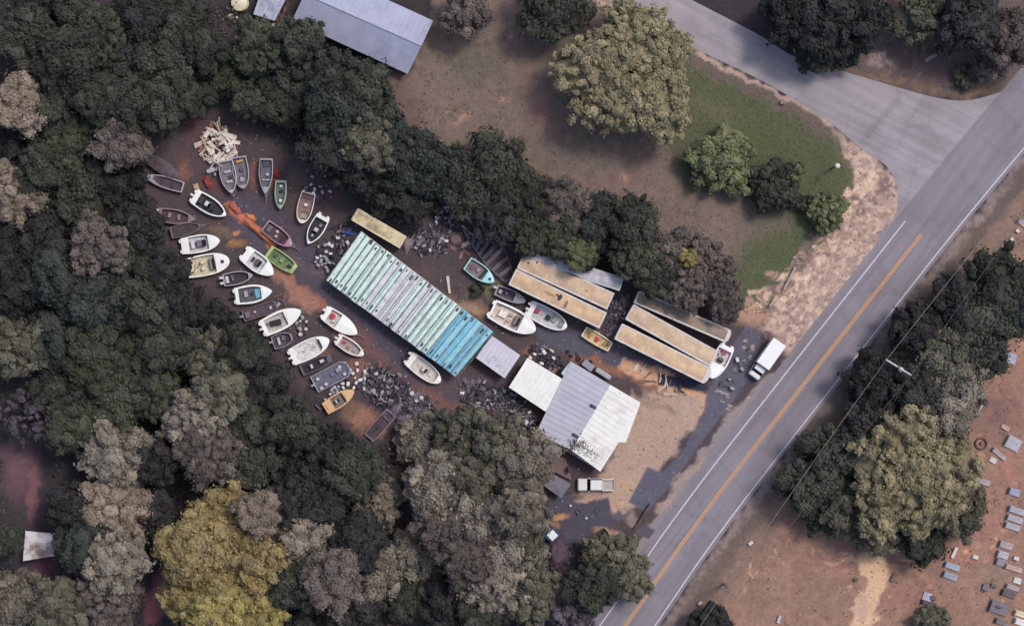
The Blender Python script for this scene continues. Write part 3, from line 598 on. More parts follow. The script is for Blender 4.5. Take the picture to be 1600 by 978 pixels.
def box_truck():
    a = P(1217.5, 536, 2.9); b = P(1192, 572, 2.9); ctr = P(1200, 560, 2); d = b-a; rz = math.atan2(d.y, d.x)
    fr = P(1177, 589, 1.2); bk = P(1218.5, 534.5, 3.1); d = fr-bk; d.z = 0; L = d.length; rz = math.atan2(d.y, d.x); c = (fr+bk)/2
    root = empty('box_truck', (c.x, c.y, 0), rz, 'white box truck parked on the verge beside the main road', 'truck')
    wh = M((240,240,240), .35, .03); cab = M((232,230,232), .35, .04); gl = M((24,24,30), .08, .02); W = 2.35; dk = M((50,48,52), .8)
    hb = 3.1; xb = -L/2; lb = L*.68
    mb = MB(); mb.box((xb+lb/2, 0, (hb+.95)/2), (lb, W, hb-.95), wh, bev=.08); bx = mb.build('cargo_box', root)
    mb = MB(); mb.box((xb-.03, 0, 2.0), (.07, W-.3, 1.9), M((214,214,216), .5)); mb.build('roller_door', bx)
    mb = MB(); mb.box((xb+lb/2, 0, .85), (lb, .9, .2), dk); mb.build('chassis', root)
    x0 = xb+lb+.08; x1 = L/2; cl = x1-x0
    mb = MB(); mb.box((x0+cl/2, 0, .95), (cl, W-.35, .8), cab, bev=.22); mb.box((x1-.55, 0, 1.4), (1.0, W-.6, .2), cab, bev=.16, taper=.9); mb.build('cab', root)
    mb = MB(); mb.box((x0+.45, 0, 2.08), (.85, W-.7, .16), cab, bev=.12); mb.build('cab_roof', root)
    yb, yt = W/2-.22, W/2-.38
    mb = MB(); mb.add([(x0+1.45,-yb,1.35),(x0+1.45,yb,1.35),(x0+.86,yt,2.02),(x0+.86,-yt,2.02)], [(0,1,2,3)], gl); mb.build('windscreen', root)
    for s in (-1, 1):
        mb = MB(); f = (0,1,2,3) if s < 0 else (3,2,1,0); mb.add([(x0+.02,s*yb,1.35),(x0+1.45,s*yb,1.35),(x0+.86,s*yt,2.02),(x0+.02,s*yt,2.02)], [f], gl); mb.build('side_window', root)
        mb = MB(); mb.box((x0+1.25, s*(W/2+.05), 1.6), (.12, .26, .35), dk, bev=.03); mb.build('mirror', root)
        mb = MB(); mb.box((x1-.02, s*.7, .85), (.08, .34, .24), M((230,232,236), .1)); mb.build('headlight', root)
        wheel(root, x1-.95, s*(W/2-.28), .4, .26); wheel(root, xb+1.3, s*(W/2-.2), .42, .4)
    mb = MB(); mb.box((x1+.04, 0, .5), (.16, W-.5, .22), M((130,130,134), .4), bev=.04); mb.build('bumper', root)
box_truck()

# ---------------------------------------------------------------- boats
CH = (200,200,204)
def motor_mesh(mb, x, y, z, m, md, tilt=1):
    """outboard seen from above: cowl, leg and propeller, tilted up behind the transom"""
def add_motor(root, x, y, z, cowl=(226,226,226), tilt=False):
    dk = M((70,68,74), .6); mb = MB()
    if tilt: mb.tube((x+.1, y, z), (x-.75, y, z-.25), .09, dk, 8, .06); mb.box((x-.75, y, z-.25), (.3, .1, .3), dk, bev=.03)
    else: mb.tube((x-.25, y, z+.1), (x-.25, y, z-.75), .1, dk, 8, .07); mb.box((x-.28, y, z-.75), (.4, .1, .16), dk)
    mb.box((x-.05, y, z-.02), (.3, .3, .3), dk, bev=.04); mo = mb.build('outboard_motor', root)
    mb = MB(); mb.box((x-.2, y, z+.24), (.62, .4, .42), M(cowl, .35, .05), bev=.14, taper=.85, ry=-.35 if tilt else 0); mb.build('cowl', mo)
def boat(stern, bow, Wp, label, hull=(220,220,218), deck=None, floor=(150,146,146), name='motor_boat', cat='boat', bb=0.0, pp=2.1, q=.75, ws=.88, t0=.1, t1=.62, rim=.2, H=1.15, zf=.5,
         console=None, seats=(), motors=(), hatch=None, notch=True, lift=0, trailer=False, rail=False, cover=None, items=(), group='boats on the yard', wind=True, decals=()):
    deck = deck or hull; za = H+lift
    s = P(*stern, za); b = P(*bow, za); d = b-s; d.z = 0; L = d.length; W = Wp/10*(CAMH-za)/CAMH; c = (s+b)/2; rz = math.atan2(d.y, d.x); L *= 1.05; W *= 1.12  # hull oversized: the bloom around bright boats is put into its shape
    root = empty(name, (c.x, c.y, 0), rz, label, cat, group)
    def worn(cc): return tuple(int(v*.8+8) for v in cc)
    mh = M(hull, .35, .06, 1.0, worn(hull), .15); md = M(tuple(min(248, int(v*1.05+2)) for v in deck), .35, .06, 1.3, worn(deck), .2); mf = M(floor, .7, .2, 2, tuple(int(v*.6) for v in floor), .4)
    ts = sorted(set([0, t0, t1]+[i/20 for i in range(21)]+[.975, .99])); tb = .42
    def w(t):
        if t < tb: return W/2*(ws+(1-ws)*math.sin(math.pi/2*t/tb))
        u = (t-tb)/(1-tb); return W/2*max(.02, bb+(1-bb)*(max(0, 1-u**pp))**q) if bb < .3 else W/2*(bb+(1-bb)*(1-u**pp))
    def X(t): return (t-.5)*L
    def zg(t): return lift+H*(1+.12*t*t)
    mb = MB(); vs = []
    for t in ts:
        k = max(0, (t-.6)/.4); zk = lift-.03+H*.75*k*k; zc = lift+H*(.32+.35*k*k); ww = w(t)
        vs += [(X(t), -ww, zg(t)), (X(t)-.0*k, -ww*(.86-.25*k), zc), (X(t), 0, zk), (X(t), ww*(.86-.25*k), zc), (X(t), ww, zg(t))]
    n = len(ts); fs = []
    for i in range(n-1):
        for k in range(4): fs.append((i*5+k, i*5+k+1, (i+1)*5+k+1, (i+1)*5+k))
    fs.append((0, 4, 3, 2, 1)); fs.append(tuple((n-1)*5+k for k in range(5)))
    mb.add(vs, fs, mh); mb.build('hull', root)
    # deck ring, fore deck and stern deck
    mb = MB(); vs = []
    for t in ts:
        ww = w(t); wi = max(ww-rim, ww*.25); z = zg(t)+.02
        vs += [(X(t), -ww*1.01, z-.06), (X(t), -ww, z), (X(t), -wi, z+.02), (X(t), 0, z+.02+.10*(1 if t > t1 else .2)*min(1, ww)), (X(t), wi, z+.02), (X(t), ww, z), (X(t), ww*1.01, z-.06)]
    fs = []
    for i in range(n-1):
        mid = (ts[i]+ts[i+1])/2; ks = range(6) if (mid > t1 or mid < t0) else (0, 1, 4, 5)
        for k in ks: fs.append((i*7+k, (i+1)*7+k, (i+1)*7+k+1, i*7+k+1))
    fs.append((0, 1, 2, 3, 4, 5, 6)); mb.add(vs, fs, md)
    if notch:
        for s_ in (-1, 1): mb.box((-L/2-.14, s_*W*.29, za-.2), (.36, W*.2, .3), md, bev=.06)
    mb.build('deck', root)
    if t1 > t0:
        mb = MB(); tt = [t for t in ts if t0 <= t <= t1]; vs = []
        for t in tt:
            wi = max(w(t)-rim, w(t)*.25); z = zg(t)+.04; zz = lift+zf
            vs += [(X(t), -wi, z), (X(t), -wi*.96, zz), (X(t), wi*.96, zz), (X(t), wi, z)]
        m_ = len(tt); fs = [(i*4+k, (i+1)*4+k, (i+1)*4+k+1, i*4+k+1) for i in range(m_-1) for k in range(3)]+[(0,1,2,3), tuple((m_-1)*4+k for k in (3,2,1,0))]
        mb.add(vs, fs, mf); mb.build('cockpit', root)
    z0 = lift+zf
    if console:
        t, sx, sy, cc = console; x = X(t)
        mb = MB(); mb.box((x, 0, z0+.45), (sx, sy, .9), M(cc, .4, .08), bev=.12, taper=.88); cs = mb.build('console', root)
        if wind:
            mb = MB(); y = sy*.48; mb.add([(x+sx*.62, -y, z0+.8), (x+sx*.62, y, z0+.8), (x+sx*.25, y*.85, z0+1.22), (x+sx*.25, -y*.85, z0+1.22)], [(0,1,2,3),(3,2,1,0)], M((30,34,44), .08, .02)); mb.build('windscreen', cs)
            mb = MB(); mb.ring((x-sx*.45, 0, z0+.82), .19, .15, .04, M((40,40,44), .5), 12); mb.build('steering_wheel', cs)
    for t, y, sx, sy, cc in seats:
        mb = MB(); m_ = M(cc, .6, .1); mb.box((X(t), y*W/2, z0+.25), (sx, sy, .5), m_, bev=.08); mb.box((X(t)-sx*.42, y*W/2, z0+.6), (.14, sy, .45), m_, bev=.05); mb.build('seat', root)
    for y, cc, tl in motors: add_motor(root, -L/2-.05, y*W/2, za, cc, tl)
    if hatch:
        t, sx, sy, cc = hatch; mb = MB(); mb.box((X(t), 0, zg(t)+.15), (sx, sy, .06), M(cc, .3, .05), bev=.03); mb.build('hatch', root)
    for t, y, sx, sy, rr, cc in decals:
        zz = (z0+.015) if t0 < t < t1 else zg(t)+.13; mb = MB(); mb.box((X(t), y*W/2, zz), (sx, sy, .03), M(cc, .5, .1), rz=rr); mb.build('trim_panel', root)
    for t, y, sx, sy, sz, cc in items:
        mb = MB(); mb.box((X(t), y*W/2, z0+sz/2), (sx, sy, sz), M(cc, .6, .15), rz=random.uniform(-.2, .2), bev=.06); mb.build('locker', root)
    if rail:
        mb = MB(); rp = [t for t in ts if .6 <= t <= .99]; m_ = M((225,225,228), .3)
        for sg in (-1, 1):
            pr = None
            for t in rp:
                p_ = (X(t)-.1, sg*max(0, w(t)-.08), zg(t)+.45)
                if pr: mb.tube(pr, p_, .025, m_, 5)
                pr = p_
                if int(t*20) % 3 == 0: mb.tube(p_, (p_[0], p_[1], zg(t)), .02, m_, 5)
        mb.build('bow_rail', root)
    if cover:
        mb = MB(); vs = []; K = 7; m_ = M(cover, .8, .2, 1.5, tuple(int(v*.7) for v in cover), .4)
        for t in ts:
            for k in range(K):
                v = k/(K-1)*2-1; vs.append((X(t), v*w(t)*1.02, zg(t)+.06+.35*(1-v*v)*math.sin(math.pi*min(1, max(.05, t)))+.04*math.sin(t*30)))
        mb.add(vs, [(i*K+k, (i+1)*K+k, (i+1)*K+k+1, i*K+k+1) for i in range(n-1) for k in range(K-1)], m_); mb.build('cover', root)
    if lift and trailer:
        tr = empty('boat_trailer', (c.x, c.y, 0), rz, trailer, 'trailer', None)
        gm = M((150,148,152), .5, .2, 2, (110,84,70), .3); zt = lift-.1; mb = MB()
        for sg in (-1, 1): mb.tube((-L*.42, sg*W*.3, zt), (L*.25, sg*W*.3, zt), .06, gm, 6); mb.tube((L*.25, sg*W*.3, zt), (L*.5+.6, 0, zt), .06, gm, 6)
        for x in (-L*.4, -L*.1, L*.2): mb.tube((x, -W*.3, zt), (x, W*.3, zt), .05, gm, 6)
        mb.build('frame', tr)
        mb = MB(); mb.tube((L*.45, 0, zt), (L*.5+1.3, 0, zt), .07, gm, 6); mb.tube((L*.5+1.0, 0, zt), (L*.5+1.0, 0, .0), .04, gm, 6); mb.box((L*.5+.35, 0, zt+.45), (.1, .1, .9), gm); mb.build('tongue', tr)
        for sg in (-1, 1):
            mb = MB(); mb.tube((-L*.18, sg*(W*.44-.09), .3), (-L*.18, sg*(W*.44+.09), .3), .3, M((32,31,33), .9), 16); mb.build('wheel', tr)
    return root
GR = 'boats in the line along the wood'; G2 = 'boats on the north side of the lane'; G3 = 'boats on the yard beside the trailers'
W_, CR = (236,236,234), (228,220,196)
# (all boat positions: stern, bow, width in tenths of a metre)
boat((236,249),(279,277), 19, 'dull purple grey covered boat, upper of the two at the left edge of the yard', (112,98,108), cover=(104,90,100), notch=False, group=G2)
boat((285,293),(232,277), 17, 'flat dark jon boat with a pale rim, lower of the two at the left edge', (150,142,152), (168,160,168), (84,72,82), name='jon_boat', bb=.4, t0=.04, t1=.86, rim=.16, H=.7, zf=.2, notch=False, seats=[(.3,0,.3,1.0,(96,86,94))], lift=.4, trailer='thin trailer under the flat jon boat at the left edge', group=G2)
boat((304,307),(352,336), 24, 'white rimmed open boat with a black interior, beside the orange dirt', W_, W_, (50,48,60), pp=2.2, t0=.14, t1=.9, rim=.22, console=(.42,.9,.8,(226,226,226)), seats=[(.22,0,.7,1.1,(60,58,66)),(.6,-.3,.4,.4,(40,40,46))], motors=[(.0,(224,224,226),False)], group=G2)
boat((248,335),(304,343), 21, 'grey maroon open boat with white motor, second from the left edge of the wood', (124,104,114), (134,114,124), (88,68,76), name='skiff', pp=1.7, t0=.1, t1=.8, rim=.2, items=[(.3,.1,.5,.8,.5,(150,130,136)),(.55,0,.5,.9,.4,(140,124,128)),(.2,-.4,.4,.5,.3,(110,54,60))], motors=[(.5,(212,206,212),False)], group=G2)
boat((268,364),(312,353), 18, 'small dark boat shell with a thin pale rim above the two large white boats', (118,104,106), (124,112,114), (76,66,66), name='skiff', t0=.05, t1=.95, rim=.1, H=.8, notch=False, lift=.35, trailer='bare trailer holding the small dark boat shell', group=G2)
boat((285,385),(342,376), 25, 'white boat with a grey console square, top of the line along the wood', W_, W_, (206,204,210), q=.62, pp=2.4, t0=.2, t1=.7, console=(.5,1.4,1.1,(120,116,130)), seats=[(.3,0,.5,1.2,(216,214,218))], group=GR)
boat((291,420),(357,407), 30, 'large white boat with cream cockpit and square black bow hatch', (238,236,228), (240,240,236), (214,204,178), q=.5, pp=2.6, t0=.03, t1=.68, rim=.22, hatch=(.84,.5,.5,(28,28,34)), console=(.6,.7,1.9,(150,150,150)), seats=[(.4,.3,.5,.5,(226,218,196)),(.4,-.3,.5,.5,(226,218,196)),(.15,0,.5,1.6,(220,210,184))], decals=[(.3,.1,1.2,.2,.8,(150,140,120))], group=GR)
boat((383,396),(426,428), 26, 'white boat with dark centre windscreen next to the lime green boat', W_, W_, (224,222,222), q=.68, t0=.2, t1=.66, console=(.46,.9,1.1,(90,88,96)), seats=[(.3,0,.3,.8,(60,58,66))], group='boats in the middle of the lane')
boat((420,393),(460,421), 21, 'lime green punt shaped boat beside the lane', (164,180,120), (160,180,116), (118,134,94), name='jon_boat', bb=.62, pp=2.5, t0=.1, t1=.88, rim=.16, H=.9, zf=.3, items=[(.25,.1,.6,.6,.4,(84,92,90)),(.5,0,.7,.7,.45,(130,160,96)),(.78,-.1,.6,.5,.35,(40,46,50))], notch=False, group='boats in the middle of the lane')
boat((350,438),(394,430), 19, 'dark open boat with silver engines at its stern, below the cream boat', (140,132,144), (160,152,160), (62,54,62), pp=1.9, t0=.05, t1=.85, rim=.16, items=[(.12,0,.5,1.1,.6,(206,202,206)),(.3,.1,.3,.9,.4,(120,112,120))], motors=[(.4,(220,218,220),False),(-.4,(210,208,212),False)], notch=False, group=GR)
boat((369,463),(424,455), 26, 'white boat with a bright blue cockpit floor, in the line along the wood', W_, W_, (96,92,104), pp=1.9, t0=.1, t1=.7, rim=.28, items=[(.6,0,.9,1.5,.3,(112,178,206)),(.28,.1,.6,1.0,.4,(170,166,172)),(.45,0,.3,.4,.5,(40,40,50))], motors=[(.0,(60,58,64),False)], group=GR)
boat((412,513),(469,486), 27, 'white boat with a pointed black opening in its deck', (236,234,226), (238,236,230), (204,198,196), q=.7, t0=.1, t1=.6, rim=.34, items=[(.33,0,1.7,.9,.62,(30,26,36)),(.12,.2,.4,.6,.4,(100,94,104))], motors=[(.0,(214,210,212),False)], lift=.45, trailer='trailer under the white boat with the black opening', group=GR)
boat((427,536),(456,526), 21, 'dark stubby boat with pale seats below the black opening boat', (130,124,138), (140,134,146), (86,78,90), bb=.35, t0=.05, t1=.9, rim=.14, items=[(.3,0,.4,1.2,.5,(196,190,186)),(.55,.2,.6,.8,.4,(110,104,118)),(.75,-.2,.4,.4,.4,(70,66,76))], notch=False, motors=[(.2,(150,146,156),False)], group=GR)
boat((457,558),(513,531), 27, 'white boat with a black crossbar before the bow, in the line along the wood', W_, W_, (228,226,222), q=.6, pp=2.4, t0=.12, t1=.74, rim=.2, zf=.85, decals=[(.76,0,.28,1.5,.0,(36,34,44)),(.35,.1,1.0,.08,.3,(110,104,104)),(.5,-.15,.9,.07,-.4,(120,114,112)),(.42,.3,.7,.07,-.2,(110,104,106)),(.6,.1,.5,.06,1.2,(140,130,130))], motors=[(.0,(226,226,228),True)], group=GR)
boat((472,579),(516,559), 17, 'narrow black jon boat with white seats, second from the grey pontoon boat', (74,66,82), (104,96,110), (44,36,50), name='jon_boat', bb=.5, t0=.06, t1=.92, rim=.12, H=.8, zf=.25, seats=[(.35,0,.3,.7,(196,190,196)),(.7,.1,.6,.5,(206,202,206))], items=[(.9,0,.3,.8,.4,(198,192,196))], notch=False, group=GR)
boat((509,638),(552,611), 20, 'orange tan boat with grey centre cockpit at the lower end of the line', (206,164,124), (214,172,130), (128,120,116), pp=2.2, q=.62, t0=.26, t1=.66, rim=.2, console=(.42,.6,.7,(226,220,212)), seats=[(.12,0,.5,.9,(220,180,110))], notch=False, group=GR)
boat((509,489),(557,521), 24, 'white boat with a red seat at its stern beside the lane', (236,234,226), (240,238,232), (216,208,204), q=.7, t0=.12, t1=.42, seats=[(.22,.1,.7,.8,(196,50,72))], items=[(.3,-.3,.7,.5,.4,(206,196,182))], motors=[(.2,(226,226,228),False)], lift=.35, trailer='trailer under the white boat with the red seat', group='boats in the middle of the lane')
boat((529,530),(567,554), 19, 'small pale boat with faded pink seats below the red seat boat', (224,214,212), (228,220,216), (182,166,166), bb=.12, t0=.1, t1=.85, rim=.2, seats=[(.25,.2,.4,.5,(200,90,98)),(.45,-.2,.4,.5,(190,120,122))], items=[(.65,0,.6,.8,.35,(170,166,160))], motors=[(.0,(216,214,216),False)], group='boats in the middle of the lane')
boat((640,560),(687,596), 24, 'cream white centre console boat against the long shed', (234,228,218), (238,232,222), (222,214,206), q=.55, pp=2.4, t0=.15, t1=.86, rim=.2, zf=.75, console=(.48,.8,.8,(214,208,204)), items=[(.68,0,.5,.8,.3,(230,224,216))], decals=[(.84,.0,.1,.6,.3,(90,84,90))], motors=[(.5,(230,230,230),False),(-.2,(46,44,50),True)], group='boats in the middle of the lane')
boat((577,683),(611,645), 19, 'bare grey open boat frame beside the junk heap', (112,98,110), (128,112,122), (78,62,70), name='jon_boat', bb=.9, t0=.04, t1=.95, rim=.16, H=.6, zf=.2, items=[(.4,0,.6,.6,.2,(50,40,48)),(.75,0,.3,1.3,.3,(100,86,94))], notch=False, group=GR)
boat((352,252),(362,301), 23, 'narrow grey boat with cluttered white interior, left of two beside the white heap', (156,150,158), (176,170,178), (128,122,132), pp=1.9, t0=.04, t1=.9, rim=.14, seats=[(.35,0,.3,1.1,(214,210,212)),(.65,0,.3,.9,(220,216,218))], items=[(.5,.2,.5,.4,.5,(80,74,84))], notch=False, lift=.3, trailer='trailer under the narrow grey boat by the white heap', group=G2)
boat((373,246),(380,294), 23, 'grey boat with an orange stern box and a round ring seat', (134,130,142), (150,146,158), (118,114,126), q=.6, t0=.05, t1=.88, rim=.16, items=[(.14,0,.4,1.1,.6,(212,160,104)),(.4,.1,.6,.5,.5,(90,86,96)),(.7,0,.7,.7,.35,(172,168,176))], notch=False, group=G2)
boat((416,249),(414.5,302), 20, 'long narrow grey boat with dark stern panel, right of the pair', (144,142,154), (154,152,164), (110,108,122), pp=1.5, t0=.05, t1=.8, rim=.14, items=[(.14,0,1.0,1.1,.3,(74,72,82)),(.45,.2,.4,.4,.5,(220,220,222)),(.6,0,.2,1.3,.4,(190,190,198))], notch=False, lift=.4, trailer='long tongued trailer under the narrow grey boat', group=G2)
boat((439,283),(437.6,326), 17, 'small green grey boat with two white spots along its centre', (140,152,146), (148,160,152), (112,124,118), pp=1.9, t0=.08, t1=.86, rim=.22, items=[(.2,0,.4,.5,.4,(226,224,222)),(.38,0,.45,.6,.3,(32,34,40)),(.7,0,.5,.5,.5,(228,228,226))], notch=False, group=G2)
boat((482,302),(471,348), 22, 'white rimmed boat with beige interior, left of the two nearest the shed', (222,212,206), (226,216,210), (150,122,116), q=.55, pp=2.4, t0=.04, t1=.88, rim=.14, items=[(.4,0,.5,.6,.5,(226,222,220)),(.15,0,.5,1.3,.3,(110,90,90)),(.75,0,.7,1.0,.2,(172,160,154))], motors=[(-.3,(60,56,62),False)], group=G2)
boat((505,339),(482,380), 22, 'white boat with black interior, right of the two nearest the shed', (230,228,228), (234,232,232), (44,42,52), pp=1.9, t0=.12, t1=.92, rim=.17, console=(.5,.8,.7,(200,198,202)), items=[(.3,.2,.5,.5,.4,(140,138,146)),(.7,-.1,.5,.4,.3,(170,168,172))], group=G2)
boat((415,353),(455,383), 21, 'mauve pink rimmed boat beside the orange dirt streak', (150,116,128), (168,130,142), (92,66,78), pp=2.3, q=.6, t0=.04, t1=.8, rim=.16, items=[(.15,0,.7,1.1,.3,(110,104,118)),(.4,.3,.4,.4,.5,(226,214,212)),(.45,-.3,.4,.4,.5,(206,190,192)),(.65,0,.3,1.2,.4,(60,50,60))], notch=False, lift=.3, trailer='trailer under the mauve pink rimmed boat', group=G2)
boat((731,412),(771,440), 22, 'aqua blue boat with a round black bow hatch, alone behind the shed', (158,212,216), (164,218,220), (140,122,128), pp=2.0, q=.7, t0=.04, t1=.66, rim=.14, hatch=(.84,.4,.4,(24,30,36)), items=[(.4,.1,.5,.6,.5,(170,160,166)),(.58,0,.35,1.4,.45,(40,44,52)),(.2,0,.5,.8,.3,(110,90,96))], notch=False, group=G3)
boat((776,453),(820,471), 17, 'slim grey boat with white fore deck alongside the trailers', (130,124,132), (146,140,148), (100,88,98), pp=2.2, q=.6, t0=.05, t1=.62, rim=.2, items=[(.15,0,.5,.6,.5,(200,196,200)),(.35,.1,.4,.4,.5,(170,130,140)),(.78,0,1.2,1.0,.72,(220,220,222))], motors=[(.3,(206,202,206),False)], notch=False, group=G3)
boat((770,483),(835,516), 31, 'largest white boat with pinkish cockpit, between shed and trailers', (240,232,226), (242,236,230), (222,206,196), q=.58, pp=2.4, t0=.04, t1=.66, rim=.3, H=1.35, zf=.6, console=(.56,.8,1.7,(130,118,114)), seats=[(.25,0,1.3,1.0,(236,226,216)),(.42,.3,.5,.5,(190,170,156)),(.42,-.3,.5,.5,(190,170,156))], rail=True, group=G3)
boat((829,482),(884,511), 26, 'white boat with a red seat and black round opening next to the trailers', (226,226,224), (232,230,228), (206,204,206), q=.55, pp=2.4, t0=.12, t1=.9, rim=.22, zf=.6, seats=[(.2,.1,.6,.6,(206,40,66))], items=[(.5,0,.8,.8,.5,(26,24,34)),(.66,.1,.6,.8,.4,(160,164,164)),(.85,0,.7,1.0,.3,(150,156,160))], motors=[(-.2,(226,226,228),False),(.4,(218,218,222),False)], group=G3)
boat((913,518),(953,542), 17, 'yellow punt with a red box in the middle, below the trailers', (230,206,166), (236,212,170), (220,194,152), name='jon_boat', bb=.8, t0=.05, t1=.95, rim=.14, H=.8, zf=.35, items=[(.25,0,.5,.7,.35,(196,168,84)),(.5,0,.6,.7,.4,(204,62,54)),(.78,0,.5,.7,.35,(196,150,104))], notch=False, group=G3)
boat((1136,542),(1112,590), 24, 'white boat with pink seat standing across the end of the trailers', (238,236,234), (240,238,236), (214,208,210), q=.62, t0=.12, t1=.56, console=(.42,.6,.9,(80,76,84)), seats=[(.2,0,.5,.9,(196,110,124)),(.3,-.4,.4,.4,(220,214,214))], rail=True, group=G3)

def pontoon(stern, bow, Wp, label, dk, chamfer=.3, seats=(), rc=(190,188,198)):
    za = .95; s = P(*stern, za); b = P(*bow, za); d = b-s; d.z = 0; L = d.length; W = Wp/10; c = (s+b)/2
    root = empty('pontoon_boat', (c.x, c.y, 0), math.atan2(d.y, d.x), label, 'boat', GR); al = M((150,148,154), .4, .2, metal=.3)
    mb = MB()
    for sg in (-1, 1): mb.tube((-L/2, sg*W*.33, .34), (L/2-.5, sg*W*.33, .34), .34, al, 12); mb.tube((L/2-.5, sg*W*.33, .34), (L/2, sg*W*.33, .45), .34, al, 12, .06)
    mb.build('float', root)
    pts = [(-L/2, -W/2), (L/2-W*chamfer, -W/2), (L/2, -W/2+W*chamfer), (L/2, W/2-W*chamfer), (L/2-W*chamfer, W/2), (-L/2, W/2)]
    mb = MB(); mb.prism(pts, .68, .78, M(dk, .8, .18, 1.5, tuple(int(v*.7) for v in dk), .5)); mb.build('deck', root)
    mb = MB(); rm = M(rc, .4, .1)
    for i in range(6):
        a, e = pts[i], pts[(i+1) % 6]
        mb.tube((a[0]*.98, a[1]*.97, .9), (e[0]*.98, e[1]*.97, .9), .06, rm, 6); mb.tube((a[0]*.98, a[1]*.97, 1.35), (e[0]*.98, e[1]*.97, 1.35), .045, rm, 6)
        mb.tube((a[0]*.98, a[1]*.97, .78), (a[0]*.98, a[1]*.97, 1.35), .04, rm, 6)
    mb.build('railing', root)
    for x, y, sx, sy, cc in seats:
        mb = MB(); mb.box((x*L/2, y*W/2, 1.0), (sx, sy, .45), M(cc, .6, .15), bev=.08); mb.build('seat', root)
    add_motor(root, -L/2-.05, 0, 1.0, (150,148,154))
pontoon((491,601),(545,573), 27, 'large grey pontoon boat dotted with white buckets, in the line along the wood', (112,110,130), .28, [(.45,.25,.9,.7,(150,148,164)),(.05,.1,.5,.5,(126,124,142))])
pontoon((380,494),(432,478), 18, 'faded purple brown pontoon boat between two white boats', (96,80,92), .2, [(-.75,0,.7,1.0,(124,112,120)),(-.3,.1,.4,.4,(190,180,182)),(.65,0,.4,.5,(206,198,200))], rc=(134,122,130))
boat((497,636),(536,596), 12, 'narrow junk filled dark canoe between pontoon boat and orange boat', (84,76,90), (96,88,102), (60,52,62), name='canoe', t0=.05, t1=.9, rim=.08, H=.5, zf=.15, notch=False, items=[(.3,0,.4,.5,.4,(190,188,192)),(.5,.1,.4,.4,.4,(210,208,210)),(.7,0,.4,.4,.3,(160,156,164))], group=GR)

# ---------------------------------------------------------------- trees
def foliage(name, c, var=.3, tint=None):
    m = bpy.data.materials.new(name); m.use_nodes = True; n = m.node_tree.nodes; l = m.node_tree.links; b = n['Principled BSDF']
    at = n.new('ShaderNodeAttribute'); at.attribute_name = 'leaf'
    oi = n.new('ShaderNodeObjectInfo')
    rr = n.new('ShaderNodeMapRange'); rr.inputs[3].default_value = .8; rr.inputs[4].default_value = 1.2; l.new(oi.outputs['Random'], rr.inputs[0])
    tc = n.new('ShaderNodeTexCoord'); no = n.new('ShaderNodeTexNoise'); no.inputs['Scale'].default_value = .5; no.inputs['Detail'].default_value = 4; l.new(tc.outputs['Object'], no.inputs['Vector'])
    mx = n.new('ShaderNodeMix'); mx.data_type = 'RGBA'; mx.inputs[6].default_value = (*lin(c), 1); mx.inputs[7].default_value = (*lin(tint or tuple(int(v*.8) for v in c)), 1)
    r2 = n.new('ShaderNodeMapRange'); r2.inputs[1].default_value = .4; r2.inputs[2].default_value = .62; l.new(no.outputs['Fac'], r2.inputs[0]); l.new(r2.outputs[0], mx.inputs[0])
    mul = n.new('ShaderNodeMath'); mul.operation = 'MULTIPLY'; l.new(at.outputs['Fac'], mul.inputs[0]); l.new(rr.outputs[0], mul.inputs[1])
    sc = n.new('ShaderNodeVectorMath'); sc.operation = 'SCALE'; l.new(mx.outputs[2], sc.inputs[0]); l.new(mul.outputs[0], sc.inputs['Scale']); l.new(sc.outputs[0], b.inputs['Base Color'])
    b.inputs['Roughness'].default_value = .85; b.inputs['Specular IOR Level'].default_value = .15; return m
FC = 1.0
KINDS = {  # leaf colour, second colour, words
 'dg': ((74,76,66), (63,65,60), 'dark green'), 'mg': ((80,84,68), (68,72,64), 'mid green'), 'bg': ((69,74,69), (60,64,62), 'bluish dark green'),
 'dk': ((64,62,62), (55,55,57), 'almost black'), 'ol': ((110,107,92), (96,93,84), 'grey olive'), 'tn': ((148,133,118), (130,117,107), 'pale tan'),
 'gb': ((112,102,96), (98,90,88), 'grey brown'), 'oc': ((152,134,92), (134,122,92), 'ochre yellow'), 'yg': ((148,136,86), (138,126,88), 'yellow green'),
 'lo': ((152,142,112), (132,124,102), 'light olive'), 'gt': ((138,129,117), (118,111,103), 'grey tan'), 'lg': ((128,130,96), (104,108,82), 'light green'), 'pg': ((98,90,98), (84,78,88), 'purplish grey')}
